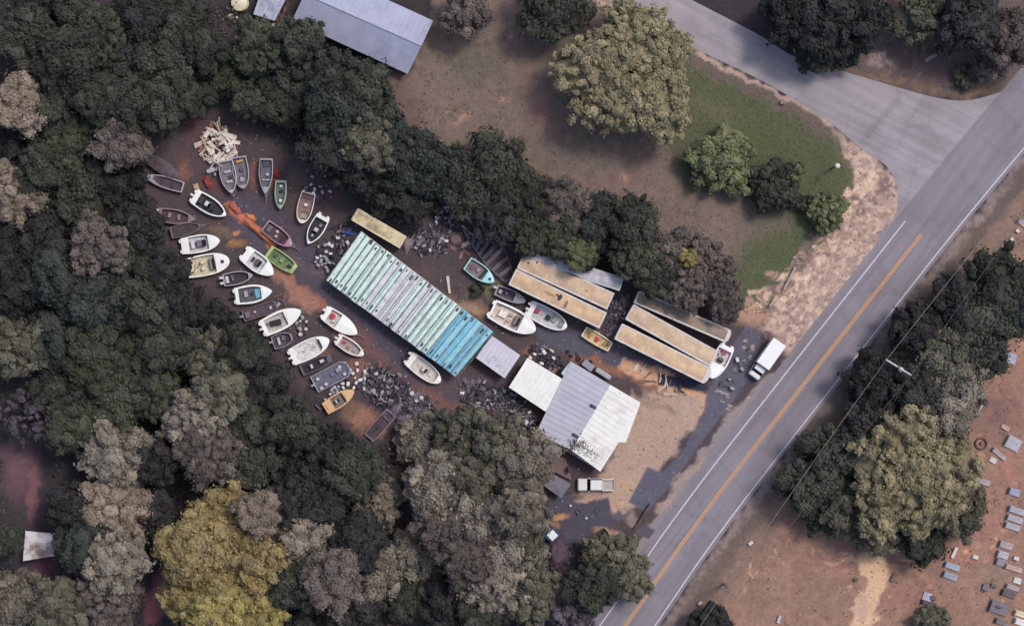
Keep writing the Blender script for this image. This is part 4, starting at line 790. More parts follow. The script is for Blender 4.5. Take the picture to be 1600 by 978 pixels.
def crown_mesh(seed, r=5.0, nl=70, leaf=.36, dens=1.0, mat=None, flat=.62, lumps=(.9, 1.7), jit=.6):
    """Crown: leaf sized faces scattered over many clumps spread through a broken dome, plus a ragged inner mass."""
    rs = np.random.RandomState(seed); V = []; N = []; Cc = []
    lob = [(rs.uniform(0, 6.28), rs.uniform(.5, 1.0), rs.uniform(.5, 1)) for _ in range(5)]
    CV = []; CF = []; CK = []
    for i in range(nl):
        th = rs.uniform(0, 2*math.pi); u = math.sqrt(rs.rand()); rad = u
        edge = 1+.13*math.sin(3*th+lob[0][0])*lob[0][1]+.10*math.sin(5*th+lob[1][0])+.06*math.sin(9*th+lob[2][0])
        rr = r*edge*(rad*.84); lr = rs.uniform(*lumps)*(1-.25*rad)
        h = flat*r*math.sqrt(max(0, 1-rad**2*.85))+rs.uniform(-.9, .55)
        cx, cy, cz = rr*math.cos(th), rr*math.sin(th), h
        if rs.rand() < .2: cz -= rs.uniform(.8, 2.6)
        sa, sb, an = rs.uniform(.75, 1.45), rs.uniform(.6, 1.05), rs.uniform(0, 6.28); ca_, sa_ = math.cos(an), math.sin(an); Q = np.array([[ca_, -sa_, 0], [sa_, ca_, 0], [0, 0, 1]]); Mx = Q @ np.diag([sa, sb, 1.0]) @ Q.T
        n = int(dens*lr*lr*4*math.pi*.75/(leaf*leaf)*.85)
        d = rs.normal(size=(n, 3)); d[:, 2] += .35; d /= np.linalg.norm(d, axis=1)[:, None]
        ok = d[:, 2] > -.45; d = d[ok]; n = len(d)
        sh = 1+.25*np.sin(d[:, 0]*4+i)*np.sin(d[:, 1]*5+i*2)+rs.uniform(-.16, .22, n)
        p = np.array([cx, cy, cz])+(d*(lr*sh)[:, None]*np.array([1, 1, .8])) @ Mx.T
        nn = d+rs.normal(size=(n, 3))*jit*.5; nn /= np.linalg.norm(nn, axis=1)[:, None]
        V.append(p); N.append(nn); lk = rs.uniform(.72, 1.26); Cc.append(np.full(n, lk)*rs.uniform(.92, 1.08, n))
        o_ = len(CV); A_, B_ = 9, 5                       # the ragged solid mass of the clump
        for b_ in range(B_):
            for a_ in range(A_):
                ph = -.5+b_*(math.pi/2+.5)/(B_-1)*.98; t_ = 2*math.pi*a_/A_+b_*.3; k_ = lr*.84*(1+rs.uniform(-.22, .2)); e_ = Mx @ np.array([math.cos(ph)*math.cos(t_), math.cos(ph)*math.sin(t_), .8*math.sin(ph)]); CV.append((cx+k_*e_[0], cy+k_*e_[1], cz+k_*e_[2])); CK.append(lk)
        for b_ in range(B_-1):
            for a_ in range(A_): CF.append((o_+b_*A_+a_, o_+b_*A_+(a_+1) % A_, o_+(b_+1)*A_+(a_+1) % A_, o_+(b_+1)*A_+a_))
    if dens > .6:                       # joining mass under the clumps
        o_ = len(CV); A_, B_ = 30, 7
        for b_ in range(B_):
            for a_ in range(A_):
                t_ = 2*math.pi*a_/A_; ph = math.pi/2*b_/(B_-1)*.97; ed = 1+.13*math.sin(3*t_+lob[0][0])*lob[0][1]+.10*math.sin(5*t_+lob[1][0])+.06*math.sin(9*t_+lob[2][0])
                k_ = r*.80*ed*(1+rs.uniform(-.10, .07)); CV.append((k_*math.cos(ph)*math.cos(t_), k_*math.cos(ph)*math.sin(t_), flat*r*math.sin(ph)*(1+rs.uniform(-.12, .1))-.35)); CK.append(.85)
        for b_ in range(B_-1):
            for a_ in range(A_): CF.append((o_+b_*A_+a_, o_+b_*A_+(a_+1) % A_, o_+(b_+1)*A_+(a_+1) % A_, o_+(b_+1)*A_+a_))
    p = np.concatenate(V); nn = np.concatenate(N); cc = np.concatenate(Cc); n = len(p)
    a = np.cross(nn, np.tile([0.3, .2, .9], (n, 1))+rs.normal(size=(n, 3))*.3); a /= np.linalg.norm(a, axis=1)[:, None]; b = np.cross(nn, a)
    s = leaf*rs.uniform(.65, 1.25, n)[:, None]*.6; e = rs.uniform(.6, 1.1, n)[:, None]
    q = np.stack([p-a*s, p-b*s*e+nn*s*.12, p+a*s, p+b*s*e], 1).reshape(-1, 3)
    q = np.concatenate([q, np.array(CV)]); idx = np.concatenate([np.arange(n*4), np.array(CF).ravel()+n*4]).astype(np.int32); nf = len(idx)//4
    me = bpy.data.meshes.new('crown'); me.vertices.add(len(q)); me.vertices.foreach_set('co', q.astype(np.float32).ravel())
    me.loops.add(nf*4); me.loops.foreach_set('vertex_index', idx); me.polygons.add(nf)
    me.polygons.foreach_set('loop_start', np.arange(0, nf*4, 4, dtype=np.int32)); me.polygons.foreach_set('use_smooth', np.zeros(nf, bool)); me.update(calc_edges=True)
    ca = me.color_attributes.new('leaf', 'FLOAT_COLOR', 'POINT'); k = np.concatenate([np.repeat(cc, 4), np.array(CK)])
    ca.data.foreach_set('color', np.stack([k, k, k, np.ones_like(k)], 1).astype(np.float32).ravel())
    me.materials.append(mat); return me
def trunk_mesh(seed, h, r, m):
    rs = random.Random(seed); mb = MB(); p = Vector((0, 0, -.2)); q = Vector((rs.uniform(-.3, .3), rs.uniform(-.3, .3), h*.55))
    mb.tube(p, q, .34, m, 9, .24); 
    for i in range(7):
        t = 2*math.pi*i/7+rs.uniform(-.4, .4); s = q.lerp(p, rs.uniform(0, .25)); e = Vector((r*.62*math.cos(t), r*.62*math.sin(t), h*rs.uniform(.8, .98)))
        k = s.lerp(e, .5)+Vector((0, 0, -.5)); mb.tube(s, k, .14, m, 6, .1); mb.tube(k, e, .1, m, 6, .04)
    mb.tube(q, Vector((q.x, q.y, h)), .2, m, 7, .06)
    o = mb.build('trunk'); me = o.data; bpy.data.objects.remove(o); return me
BARK = M((92,80,74), .9, .3, 3)
STYLE = {'dg':dict(lumps=(1.0,2.0), leaf=.42, nl=52, jit=.5), 'mg':dict(lumps=(.7,1.4), leaf=.34, nl=80), 'bg':dict(lumps=(1.0,2.0), leaf=.4, nl=56), 'dk':dict(lumps=(.9,1.7), leaf=.4, nl=50),
 'ol':dict(lumps=(.7,1.3), leaf=.32, nl=80), 'tn':dict(lumps=(.65,1.3), leaf=.34, nl=74), 'gb':dict(lumps=(.7,1.4), leaf=.34, nl=70), 'oc':dict(lumps=(.7,1.3), leaf=.34, nl=76), 'yg':dict(lumps=(.7,1.2), leaf=.34, nl=78),
 'lo':dict(lumps=(.6,1.2), leaf=.32, nl=95), 'gt':dict(lumps=(.65,1.3), leaf=.33, nl=84), 'lg':dict(lumps=(.6,1.1), leaf=.3, nl=90), 'pg':dict(lumps=(.5,1.0), leaf=.26, nl=70, dens=.45)}
CM = {}; FM = {k: foliage('foliage', v[0], tint=v[1]) for k, v in KINDS.items()}
TM = [trunk_mesh(i, 1.0*9, 5, BARK) for i in range(3)]
def tree(x, y, rp, kind, label, h=12.0, name='broadleaf_tree', group='trees of the wood', big=False, cat='tree'):
    key = (kind, random.randrange(5)) if not big else (kind, 'big', x)
    if key not in CM:
        st = dict(STYLE[kind]); vk = (.8, 1.3, 1.0, .9, 1.15)[key[1]] if not big else 1.1; st['lumps'] = (st['lumps'][0]*.7*vk, st['lumps'][1]*1.12*vk); st['nl'] = int(st['nl']/vk**1.3)
        if big: st['nl'] = big; CM[key] = crown_mesh(len(CM)*13+5, r=rp/10, mat=FM[kind], flat=.5, **st)
        else: CM[key] = crown_mesh(len(CM)*13+5, mat=FM[kind], **st)
    r = rp/10; r0 = rp/10 if big else 5.0; zm = h*.8; p = P(x, y, zm); ground_ = Vector((p.x, p.y, 0)); sc = r/r0
    root = empty(name, ground_, random.uniform(0, 6.28), label, cat, group)
    cr = bpy.data.objects.new('crown', CM[key]); COL.objects.link(cr); cr.parent = root
    top = (.5*r0 if big else .62*5.0)*sc+.9*sc; zs = sc if sc < 1.2 or big else 1.2
    cr.scale = (sc, sc, zs); cr.location = (0, 0, max(.2*h, h-top))
    tk = bpy.data.objects.new('trunk', random.choice(TM)); COL.objects.link(tk); tk.parent = root; tk.scale = (sc, sc, (h-.8)/9.0*.95)
    return root
T_ = """40 55 48 dg in the extreme upper left corner of the wood
108 92 50 dg second from the upper left corner, below the top edge
160 52 40 mg with a bright tuft near the top edge left
62 4 40 dk cut by the top edge near the upper left corner
120 18 34 dg at the top edge between two dark crowns
215 30 44 dk cut by the top edge, a third of the way to the house
195 100 40 bg between the bright tufted tree and the round green crown
252 98 46 dg with rounded crown due north of the pink brown tree
285 28 40 dg at the top edge left of the pale tank
318 78 36 dg left of the tangle of branches below the pale tank
345 112 46 mg above the red dirt at the top of the yard
402 72 50 mg with the lightest crown below the carport
452 110 46 dg south of the house's western end
470 62 36 dg under the south eave of the long house
440 158 44 dg right of the tree above the red dirt
388 158 30 dg at the top rim of the yard above the white heap
505 120 48 bg below the middle of the long house
560 132 46 dg left of the house's southern corner
520 178 50 bg in the middle of the wood north of the yard
582 178 48 dg at the field edge below the house
575 225 48 ol with broad smooth dark crown above the yard's upper right rim
515 228 44 dk at the yard's upper rim, right of the covered hulls
615 225 44 bg at the field edge right of the smooth crown
610 275 46 dg on the narrow neck between yard and field
560 268 40 dk at the tip of the yard above the cream trailer
652 258 50 bg north of the junk behind the shed
655 300 36 dg just above the junk mound behind the shed
600 306 34 dg behind the cream box trailer
640 330 26 dk between the cream trailer and the junk mound
698 272 44 bg below the small lime shrub
772 262 52 dg with smooth pointed crown sticking into the field
742 305 44 dg right of the junk mound
800 300 46 dg at the field edge after the pointed crown
775 345 36 dk above the bent white pipe
832 335 46 mg above the left row of trailers
828 378 26 mg touching the corner of the left row of trailers
872 372 40 mg with bright patch over the grey trailer
885 320 42 gb at the field edge above the left trailers
905 398 26 lg overhanging the grey trailer
935 345 42 bg at the field edge above the gap in the trailers
912 385 32 dg overhanging the middle of the grey trailer
990 350 42 dg at the field edge, north of the grey trailer's end
1000 400 46 mg round dark crown near the end of the grey trailer
1030 437 34 dg above the gap between the two trailer rows
1050 395 40 gb light crown at the field edge, right of the round one
1072 438 42 gb above the grimy trailer's left half
1100 400 34 gb at the field edge near the lime patch
1118 440 40 gb at the right end of the belt above the grimy trailer
1136 476 28 gb last of the belt, beside the dirt near the box truck
1076 466 26 gb overhanging the grimy trailer
30 162 44 tn pale crown on the left edge in the upper wood
75 165 32 dg right of the pale crown on the left edge
20 232 40 dk on the left edge below the pale crown
150 150 40 dg below the bright tufted tree
205 165 40 dg above the pink brown tree
255 165 38 dg left above the red dirt of the yard
298 148 34 dg at the yard's upper left rim
192 222 42 gb pink brown crown left of the yard
100 215 56 mg large round crown left of the pink brown tree
62 265 34 dg between the large round crown and the left edge
24 300 44 tn lower pale crown on the left edge
118 305 56 dg large crown below the largest round one
185 290 40 dk at the yard's left rim beside the covered hull
65 365 44 dk in the shade on the left, below the pale crown
22 385 40 dk on the left edge halfway down
152 385 46 gb brownish crown left of the boats
215 350 42 dk left of the skiff at the yard's left rim
205 405 44 dg left of the two large white boats
262 425 36 dk below the two large white boats
92 430 46 bg half way down, left of centre of the left wood
30 450 46 dk on the left edge, in the darkest patch
150 462 54 bg large bluish crown south of the brownish one
220 470 46 dg south of the tree left of the white boats
282 480 40 dk left of the blue floored boat
335 500 32 dk beside the purple pontoon boat
15 545 48 ol on the left edge, above the purplish grey tree
85 530 52 bg south west of the large bluish crown
150 560 50 mg in the brightest green group, upper left
210 560 50 mg in the brightest green group, upper right
265 540 44 dg south of the tree left of the blue floored boat
330 560 46 ol brown tinted, west of the boat line's middle
382 545 36 dg touching the boat line beside the black opening boat
350 610 44 ol below the brown tinted tree
412 600 42 dk beside the lower boats of the line
100 610 46 dg below the bluish crowns at the left
180 625 54 mg in the brightest green group, bottom
240 610 44 mg in the brightest green group, right end
45 650 46 pg bare branched on the left edge above the maroon clearing
110 670 40 mg right of the bare branched tree
302 655 54 gt large crown in the column above the ochre trees
400 655 44 dg left of the bare grey boat frame
455 665 44 dg close below the orange tan boat
510 705 46 dk south of the orange dirt at the yard's foot
325 712 46 gb lower crown of the column above the ochre trees
180 715 54 gt upper crown of the pale column in the lower left wood
245 720 34 dk in the dark gap beside the pale column
385 720 44 dg right of the column above the ochre trees
445 725 46 dk in the dark hollow below the yard, left
500 760 46 dk in the dark hollow below the yard, middle
552 735 40 dg in the dark hollow below the yard, right
180 795 52 tn second crown of the pale column
110 790 38 dk right of the small white shed's clearing
128 856 36 bg beside the small white shed
178 880 50 gt third crown of the pale column
170 942 46 gb lowest crown of the pale column, on the bottom edge
14 842 24 dg left of the small white shed
30 940 50 gt on the bottom edge at the lower left corner
92 948 46 ol on the bottom edge, right of the corner tree
240 800 30 dk on the dark bank right of the pale column
345 812 50 oc northernmost of the ochre trees
405 800 34 tn ochre tinged, right of the northernmost ochre tree
302 862 54 oc western crown of the ochre trees
360 872 54 oc middle crown of the ochre trees
404 884 46 oc eastern crown of the ochre trees
298 932 50 oc one at the foot of the ochre trees
340 958 52 yg left of the two on the bottom edge
398 958 50 yg right of the two on the bottom edge
440 790 36 dk right of the ochre tinged tree
430 850 38 dk east of the ochre trees
470 850 46 gt lower middle wood, left of three grey tan
462 910 42 dg bottom middle wood, below the grey tan tree
500 800 40 dk in the deep shade above the grey tan trees
520 905 46 gb bottom middle wood
480 965 40 dk on the bottom edge right of the yellow green pair
545 960 44 dk on the bottom edge under the bottom middle wood
590 785 42 gt star shaped outline in the dark hollow
555 850 44 dk below the star shaped crown
585 905 50 gt bottom middle wood, next to the great grey grove
640 940 40 dg on the bottom edge left of the great grove
700 950 42 dk on the bottom edge under the great grove
660 690 50 gt upper left of the great grove below the yard
722 680 50 ol upper middle of the great grove below the yard
780 690 46 ol top of the great grove by the junk line
822 725 44 gt upper right of the great grove beside the deck
685 760 54 gt left side of the great grove
750 750 54 ol centre of the great grove
815 790 46 gt right side of the great grove beside the asphalt
700 825 50 gb lower left of the great grove
650 865 44 gt lowest left of the great grove
760 815 50 gt lower centre of the great grove
735 875 44 gb lower edge of the great grove
800 860 54 gt lower right of the great grove
822 842 30 ol at the great grove's rim beside the tiny booth
785 920 52 gt bottom of the great grove
835 930 48 ol bottom right of the great grove
750 968 34 dg on the bottom edge below the great grove
890 950 44 pg leafless at the bottom edge left of the road
958 880 46 ol nearest the main road, smooth olive crown
985 905 36 ol at the road edge below the smooth olive crown
926 918 38 dg on the bottom edge between leafless tree and road"""
for ln in T_.split('\n'):
    a = ln.split(' ', 4); k = a[3]; hh = 12+random.uniform(-2.5, 2.5)
    x, y = int(a[0]), int(a[1])
    hh += {'tn':2.5,'gt':1.5,'oc':3,'yg':3,'gb':1.5,'dk':-2.5}.get(k, 0)
    if 270 < x < 470 and 90 < y < 185: hh = 7.5
    if 580 < x < 1140 and 250 < y < 490: hh = 8+random.uniform(-1.5, 1)
    if 580 < x < 680 and y > 285: hh = 4.5
    if x > 930 and y > 800: hh = 7
    tree(x, y, int(a[2])*(1.16 if x < 260 or y > 700 else 1.07), k, f"{KINDS[k][2]} tree {a[4]}", hh)
# trees with more crown than the rest
tree(984, 112, 122, 'lo', 'very large light olive tree at the field corner beside the side road', 13, big=400, group=None)
tree(1428, 748, 114, 'lo', 'very large light olive tree at the cemetery edge', 14, big=360, group=None)
OP = 'trees outside the wood'
for x, y, r, k, t, h in [(728,18,38,'gb','grey brown tree on the top edge right of the long house',8),(862,12,48,'dg','dark green tree on the top edge left of the very large olive tree',9),
  (1132,246,54,'lg','light green tree on the lawn, left of the three lawn crowns',6.5),(1213,290,42,'dg','dark tree on the lawn, between the light green one and the round bush',5.5),
  (1240,20,48,'dk','almost black tree over the side road, left of the roadside group',10),(1290,35,52,'dk','almost black tree in the middle of the roadside group at the top edge',11),(1345,22,44,'dk','almost black tree at the right end of the roadside group',10),
  (1275,78,34,'dg','dark green tree leaning over the side road kerb',6),(1318,76,28,'dg','small dark green tree at the tip of the roadside group',5),
  (1440,25,48,'ol','grey olive tree on the top edge right of the brick red clearing',8),(1520,30,52,'dk','almost black tree on the top edge near the upper right corner',12),(1580,60,44,'gb','grey brown tree at the upper right corner',10),(1480,70,20,'gb','low grey brown tree beside the torn white sheets',4),(1548,100,26,'gb','low grey brown tree above the junction',5),
  (1565,445,50,'dg','dark green tree on the right edge across the road',10),(1545,505,46,'dg','dark green tree below the one on the right edge',10),(1590,485,30,'bg','bluish dark green tree cut by the right edge',9),
  (1432,515,40,'dk','almost black tree just north of the utility pole',9),(1370,592,42,'dk','almost black tree just west of the utility pole',9),(1480,560,44,'ol','grey olive tree east of the utility pole',9),(1430,620,46,'dk','almost black tree south of the utility pole',9),
  (1530,552,36,'dg','dark green tree between utility pole and right edge trees',8),(1405,668,40,'dk','almost black tree due north of the very large cemetery tree',8),(1498,470,40,'dk','almost black tree beside the pale cable near the right edge trees',9),(1285,800,32,'dg','low dark green tree at the lowest left of the cemetery grove',6),(1500,612,46,'gt','grey brown tree nearest the maroon cemetery ground',9),(1465,668,46,'gt','grey tan tree north of the very large cemetery tree',10),(1362,668,46,'dk','almost black tree between road and very large cemetery tree',9),
  (1310,715,46,'dg','dark green tree on the verge left of the very large cemetery tree',9),(1270,762,42,'dg','dark green tree reaching nearest the road across from the workshop',9),(1330,790,44,'ol','grey olive tree at the lower left of the very large cemetery tree',9),
  (1368,828,38,'ol','grey olive tree at the lower rim of the very large cemetery tree',8),(1500,800,40,'ol','grey olive tree at the right foot of the very large cemetery tree',8),(1440,835,40,'dg','dark green tree under the south rim of the very large cemetery tree',7),
  (1112,975,32,'dk','almost black tree on the bottom edge across the road',6),(1458,972,26,'ol','low grey olive tree on the bottom edge by the graves',3.5)]:
    tree(x, y, r*(1.2 if x > 1225 and y > 400 else 1.12), k, t, h, group=OP)
def bush(x, y, rp, kind, label, h, group=None, nl=80):
    st = dict(STYLE[kind]); st['nl'] = nl; st['lumps'] = (.35, .75); st['leaf'] = .24
    me = crown_mesh(int(x), r=rp/10*.93, mat=FM[kind], flat=.55, **st); p = P(x, y, h*.7)
    root = empty('round_bush', (p.x, p.y, 0), 0, label, 'bush', group)
    o = bpy.data.objects.new('foliage', me); COL.objects.link(o); o.parent = root; o.location = (0, 0, max(0, h-rp/10*.55-.7))
    mb = MB()
    for i in range(6): mb.tube((0, 0, -.1), (rp/20*math.cos(i), rp/20*math.sin(i), h*.7), .07, BARK, 6, .03)
    mb.build('stem', root)
bush(1293, 332, 39, 'lg', 'round bright green bush at the lawn corner beside the gravel verge', 4.5, nl=170)
bush(711, 240, 21, 'lg', 'small lime green bush at the field edge of the wood', 3.2, nl=50)
bush(1076, 405, 17, 'yg', 'small yellow lime bush among grey brown trees', 9.3, nl=30)
bush(1510, 118, 24, 'ol', 'smooth grey olive bush above the junction', 2.6, nl=60)
bush(1240, 268, 16, 'lg', 'small bright tuft bush between the dark lawn tree and round bush', 5.6, nl=26)
bush(1258, 320, 18, 'dg', 'low dark bush left of the round bright bush', 2.5, nl=30)
bush(744, 452, 13, 'dg', 'low weedy bush behind the aqua boat', .9, nl=20)
# undergrowth of the wood
def undergrowth():
    W = [[(-30,-30),(560,-30),(430,40),(600,110),(640,230),(780,240),(900,300),(1020,370),(1160,480),(1140,510),(1000,440),(830,380),(760,345),(690,300),(560,305),(470,250),(400,190),(340,155),(270,170),(215,240),(215,320),(280,420),(370,500),(440,600),(510,670),(590,700),(640,650),(760,650),(850,740),(850,850),(1010,850),(1010,1010),(-30,1010)],
         [(1230,750),(1380,560),(1520,420),(1620,400),(1620,520),(1520,600),(1510,820),(1400,860),(1250,800)]]
    rs = np.random.RandomState(4); n = 90000; x = rs.uniform(-30, 1630, n); y = rs.uniform(-30, 1010, n); k = (polydist(x, y, W[0]) > -4) | (polydist(x, y, W[1]) > 0)
    k &= (fbm(x, y, 1/22, 77) > .42) & (linedist(x, y, ROAD) > 54); k &= ~((polydist(x, y, [(0,690),(80,690),(100,880),(60,900),(20,880)]) > 0) | (polydist(x, y, [(225,970),(235,880),(265,860),(270,980)]) > 0))
    x = x[k]; y = y[k]; n = len(x); z = rs.uniform(.05, 1.6, n)*fbm(x, y, 1/12, 3)*1.6
    p = np.stack([(x-800)/10, (489-y)/10, z], 1); nn = rs.normal(size=(n, 3))*.5+[0, 0, 1]; nn /= np.linalg.norm(nn, axis=1)[:, None]
    a = np.cross(nn, rs.normal(size=(n, 3))); a /= np.linalg.norm(a, axis=1)[:, None]; b = np.cross(nn, a); s = rs.uniform(.14, .34, n)[:, None]
    q = np.stack([p-a*s, p-b*s*.7, p+a*s, p+b*s*.7], 1).reshape(-1, 3); me = bpy.data.meshes.new('undergrowth'); me.vertices.add(n*4); me.vertices.foreach_set('co', q.astype(np.float32).ravel())
    me.loops.add(n*4); me.loops.foreach_set('vertex_index', np.arange(n*4, dtype=np.int32)); me.polygons.add(n); me.polygons.foreach_set('loop_start', np.arange(0, n*4, 4, dtype=np.int32)); me.update(calc_edges=True)
    ca = me.color_attributes.new('leaf', 'FLOAT_COLOR', 'POINT'); kk = np.repeat(rs.uniform(.6, 1.2, n), 4); ca.data.foreach_set('color', np.stack([kk, kk, kk, np.ones_like(kk)], 1).astype(np.float32).ravel())
    me.materials.append(foliage('foliage', (84,84,72), tint=(86,76,72))); o = bpy.data.objects.new('undergrowth', me); COL.objects.link(o); tag(o, 'dark tangled undergrowth on the floor of the wood', 'undergrowth', kind='stuff')
undergrowth()

# ---------------------------------------------------------------- junk of the salvage yard
def proto(fn):
    mb = MB(); fn(mb); o = mb.build('proto'); me = o.data; bpy.data.objects.remove(o); return me
def J_cowl(c, c2=(70,68,76)):
    def f(mb):
        mb.box((0, 0, .42), (.62, .42, .5), M(c, .35, .1, 4, (120,116,118), .2), bev=.14, taper=.85); mb.box((.1, 0, .12), (.3, .3, .26), M(c2, .6)); mb.tube((.15, 0, .15), (1.0, .08, .1), .08, M(c2, .6), 7, .06); mb.box((1.0, .08, .14), (.3, .08, .26), M(c2, .6), bev=.03)
    return f
def J_bucket(c):
    def f(mb): mb.tube((0, 0, 0), (0, 0, .42), .17, M(c, .5, .06), 14, .2); mb.ring((0, 0, .4), .215, .18, .04, M(c, .5, .06), 14); mb.tube((0, 0, .405), (0, 0, .425), .18, M(tuple(int(v*.92) for v in c), .5), 14)
    return f
def J_tyre(mb): mb.ring((0, 0, 0), .36, .2, .22, M((46,44,50), .9, .2), 18); mb.ring((.06, .04, .22), .34, .19, .2, M((54,52,58), .9, .2), 18)
def J_crate(c):
    def f(mb):
        m = M(c, .6, .15)
        for s in (-1, 1): mb.box((0, s*.23, .16), (.6, .03, .3), m); mb.box((s*.29, 0, .16), (.03, .44, .3), m)
        mb.box((0, 0, .03), (.58, .44, .04), m)
    return f
def J_block(mb): m = M((84,78,88), .6, .3, 4); mb.box((0, 0, .25), (.6, .4, .45), m, bev=.08); mb.tube((.1, -.25, .4), (.1, .25, .4), .1, m, 8); mb.tube((-.2, 0, .4), (-.2, 0, .62), .12, m, 10); mb.box((.34, .0, .3), (.2, .24, .3), M((60,56,66), .7), bev=.04)
def J_panel(c):
    def f(mb): m = M(c, .6, .15, 2, tuple(int(v*.6) for v in c), .3); mb.box((0, 0, .12), (1.5, .62, .05), m, rx=.15, ry=.1); mb.box((.1, .22, .2), (1.4, .06, .08), m, rx=.1, ry=.1)
    return f
def J_plank(c):
    def f(mb): mb.box((0, 0, .12), (2.0, .16, .06), M(c, .8, .2, 2), ry=.06); mb.box((.2, .1, .2), (1.7, .12, .05), M(c, .8, .2, 2), rz=.3)
    return f
def J_drum(c):
    def f(mb):
        m = M(c, .6, .15); mb.tube((0, 0, 0), (0, 0, .85), .29, m, 16)
        for z in (.28, .56, .84): mb.ring((0, 0, z), .305, .27, .03, m, 16)
    return f
def J_tank(c):
    def f(mb): m = M(c, .5, .15); mb.tube((-.3, 0, .2), (.3, 0, .2), .19, m, 12); mb.tube((.3, 0, .2), (.4, 0, .2), .19, m, 12, .08); mb.tube((-.4, 0, .2), (-.3, 0, .2), .08, m, 12, .19); mb.tube((0, 0, .38), (0, 0, .46), .05, m, 8)
    return f
def J_seat(c):
    def f(mb): m = M(c, .6, .15); mb.box((0, 0, .25), (.5, .5, .26), m, bev=.08); mb.box((-.26, 0, .5), (.12, .5, .5), m, bev=.05)
    return f
def J_wreck(mb):
    m = M((118,108,120), .6, .3, 2, (84,70,80), .4)
    for i in range(5): mb.tube((-.9+.4*i, -.5, .1+.05*i), (-.6+.4*i, .5, .25), .05, m, 6)
    mb.tube((-1.1, -.5, .15), (1.0, -.45, .3), .06, m, 6); mb.tube((-.9, .5, .3), (1.1, .4, .2), .06, m, 6); mb.box((.2, 0, .3), (.8, .5, .08), m, rz=.4, ry=.2)
def J_mix(seed):
    def f(mb):
        rs = random.Random(seed); cs = [(62,56,68),(84,76,88),(110,102,114),(48,44,56),(138,130,140),(96,78,78),(160,154,160),(74,70,88),(56,50,60)]
        for i in range(20):
            c = rs.choice(cs); s = rs.uniform(.12, .55); z = rs.uniform(.05, .5)
            if rs.random() < .6: mb.box((rs.gauss(0, .42), rs.gauss(0, .42), z), (s*rs.uniform(.6, 2), s*.5, rs.uniform(.05, .25)), M(c, .6, .2, 4), rz=rs.uniform(0, 3), rx=rs.uniform(-.6, .6), ry=rs.uniform(-.5, .5))
            else: a = Vector((rs.gauss(0, .4), rs.gauss(0, .4), z)); mb.tube(a, a+Vector((rs.uniform(-1, 1), rs.uniform(-1, 1), rs.uniform(-.2, .2)))*.8, rs.uniform(.03, .08), M(c, .6, .2, 4), 6)
    return f
PR = {}
def reg(k, fn, name, cat, desc): PR[k] = (proto(fn), name, cat, desc)
reg('wc', J_cowl((226,226,228)), 'outboard_motor', 'outboard', 'white cowled outboard motor'); reg('gc', J_cowl((160,160,168)), 'outboard_motor', 'outboard', 'silver grey outboard motor'); reg('bc', J_cowl((50,48,58), (60,58,66)), 'outboard_motor', 'outboard', 'black outboard motor')
reg('bk', J_bucket((218,216,214)), 'bucket', 'bucket', 'white plastic bucket'); reg('ty', J_tyre, 'tyre_stack', 'tyres', 'stack of two old tyres'); reg('cr', J_crate((92,90,110)), 'crate', 'crate', 'dark plastic crate'); reg('cw', J_crate((196,190,190)), 'crate', 'crate', 'pale plastic crate')
reg('j1', J_mix(1), 'scrap_pile', 'scrap pile', 'tangled mixed scrap'); reg('j2', J_mix(2), 'scrap_pile', 'scrap pile', 'tangled mixed scrap'); reg('j3', J_mix(3), 'scrap_pile', 'scrap pile', 'loose mixed scrap'); reg('sp', J_seat((96,88,104)), 'loose_seat', 'seat', 'dark boat seat'); reg('eb', J_block, 'engine_block', 'engine part', 'grey engine block'); reg('pw', J_panel((240,230,218)), 'scrap_metal', 'scrap', 'cream scrap panel'); reg('pr', J_panel((150,104,92)), 'scrap_metal', 'scrap', 'rusty brown scrap panel'); reg('pg', J_panel((128,118,132)), 'scrap_metal', 'scrap', 'grey scrap panel')
reg('pk', J_plank((226,208,190)), 'plank', 'timber', 'pair of pale planks'); reg('pb', J_plank((112,96,96)), 'plank', 'timber', 'pair of grey brown planks'); reg('dr', J_drum((214,212,210)), 'drum', 'drum', 'pale steel drum'); reg('dd', J_drum((84,80,96)), 'drum', 'drum', 'dark steel drum')
reg('tk', J_tank((196,192,196)), 'gas_tank', 'tank', 'pale gas tank'); reg('st', J_seat((214,208,208)), 'loose_seat', 'seat', 'pale boat seat'); reg('wr', J_wreck, 'scrap_tubing', 'scrap', 'bent grey tube frame')
def scatter(place, cx, cy, rx, ry, mix, n, seed, rot=0, pile=0, mind=5.5, sc=(.8, 1.25)):
    rs = random.Random(seed); done = []
    keys = [k for k, w_ in mix for _ in range(w_)]
    for i in range(n):
        for _ in range(40):
            a = rs.uniform(0, 6.28); u = math.sqrt(rs.random()); dx = rx*u*math.cos(a); dy = ry*u*math.sin(a); t = R(rot); x = cx+dx*math.cos(t)-dy*math.sin(t); y = cy+dx*math.sin(t)+dy*math.cos(t)
            if all(math.hypot(x-a_[0], y-a_[1]) > mind for a_ in done): break
        else: continue
        done.append((x, y)); dx_ = (x-cx)/math.hypot(x-cx, y-cy); dy_ = (y-cy)/math.hypot(x-cx, y-cy); k = rs.choice(keys); me, nm, cat, desc = PR[k]; z = pile*max(0, 1-u*u) if pile else -.04
        o = bpy.data.objects.new(nm, me); COL.objects.link(o); p = P(x, y, z); o.location = p; o.rotation_euler = (rs.uniform(-.3, .3) if pile else 0, rs.uniform(-.3, .3) if pile else 0, rs.uniform(0, 6.28)); s = rs.uniform(*sc); o.scale = (s, s, s)
        side = 'centre' if u < .38 else ('upper ' if dy_ < -.38 else 'lower ' if dy_ > .38 else '')+('left' if dx_ < -.38 else 'right' if dx_ > .38 else 'middle')
        tag(o, f'{desc} {place}, {side}', cat, f'junk {place}')
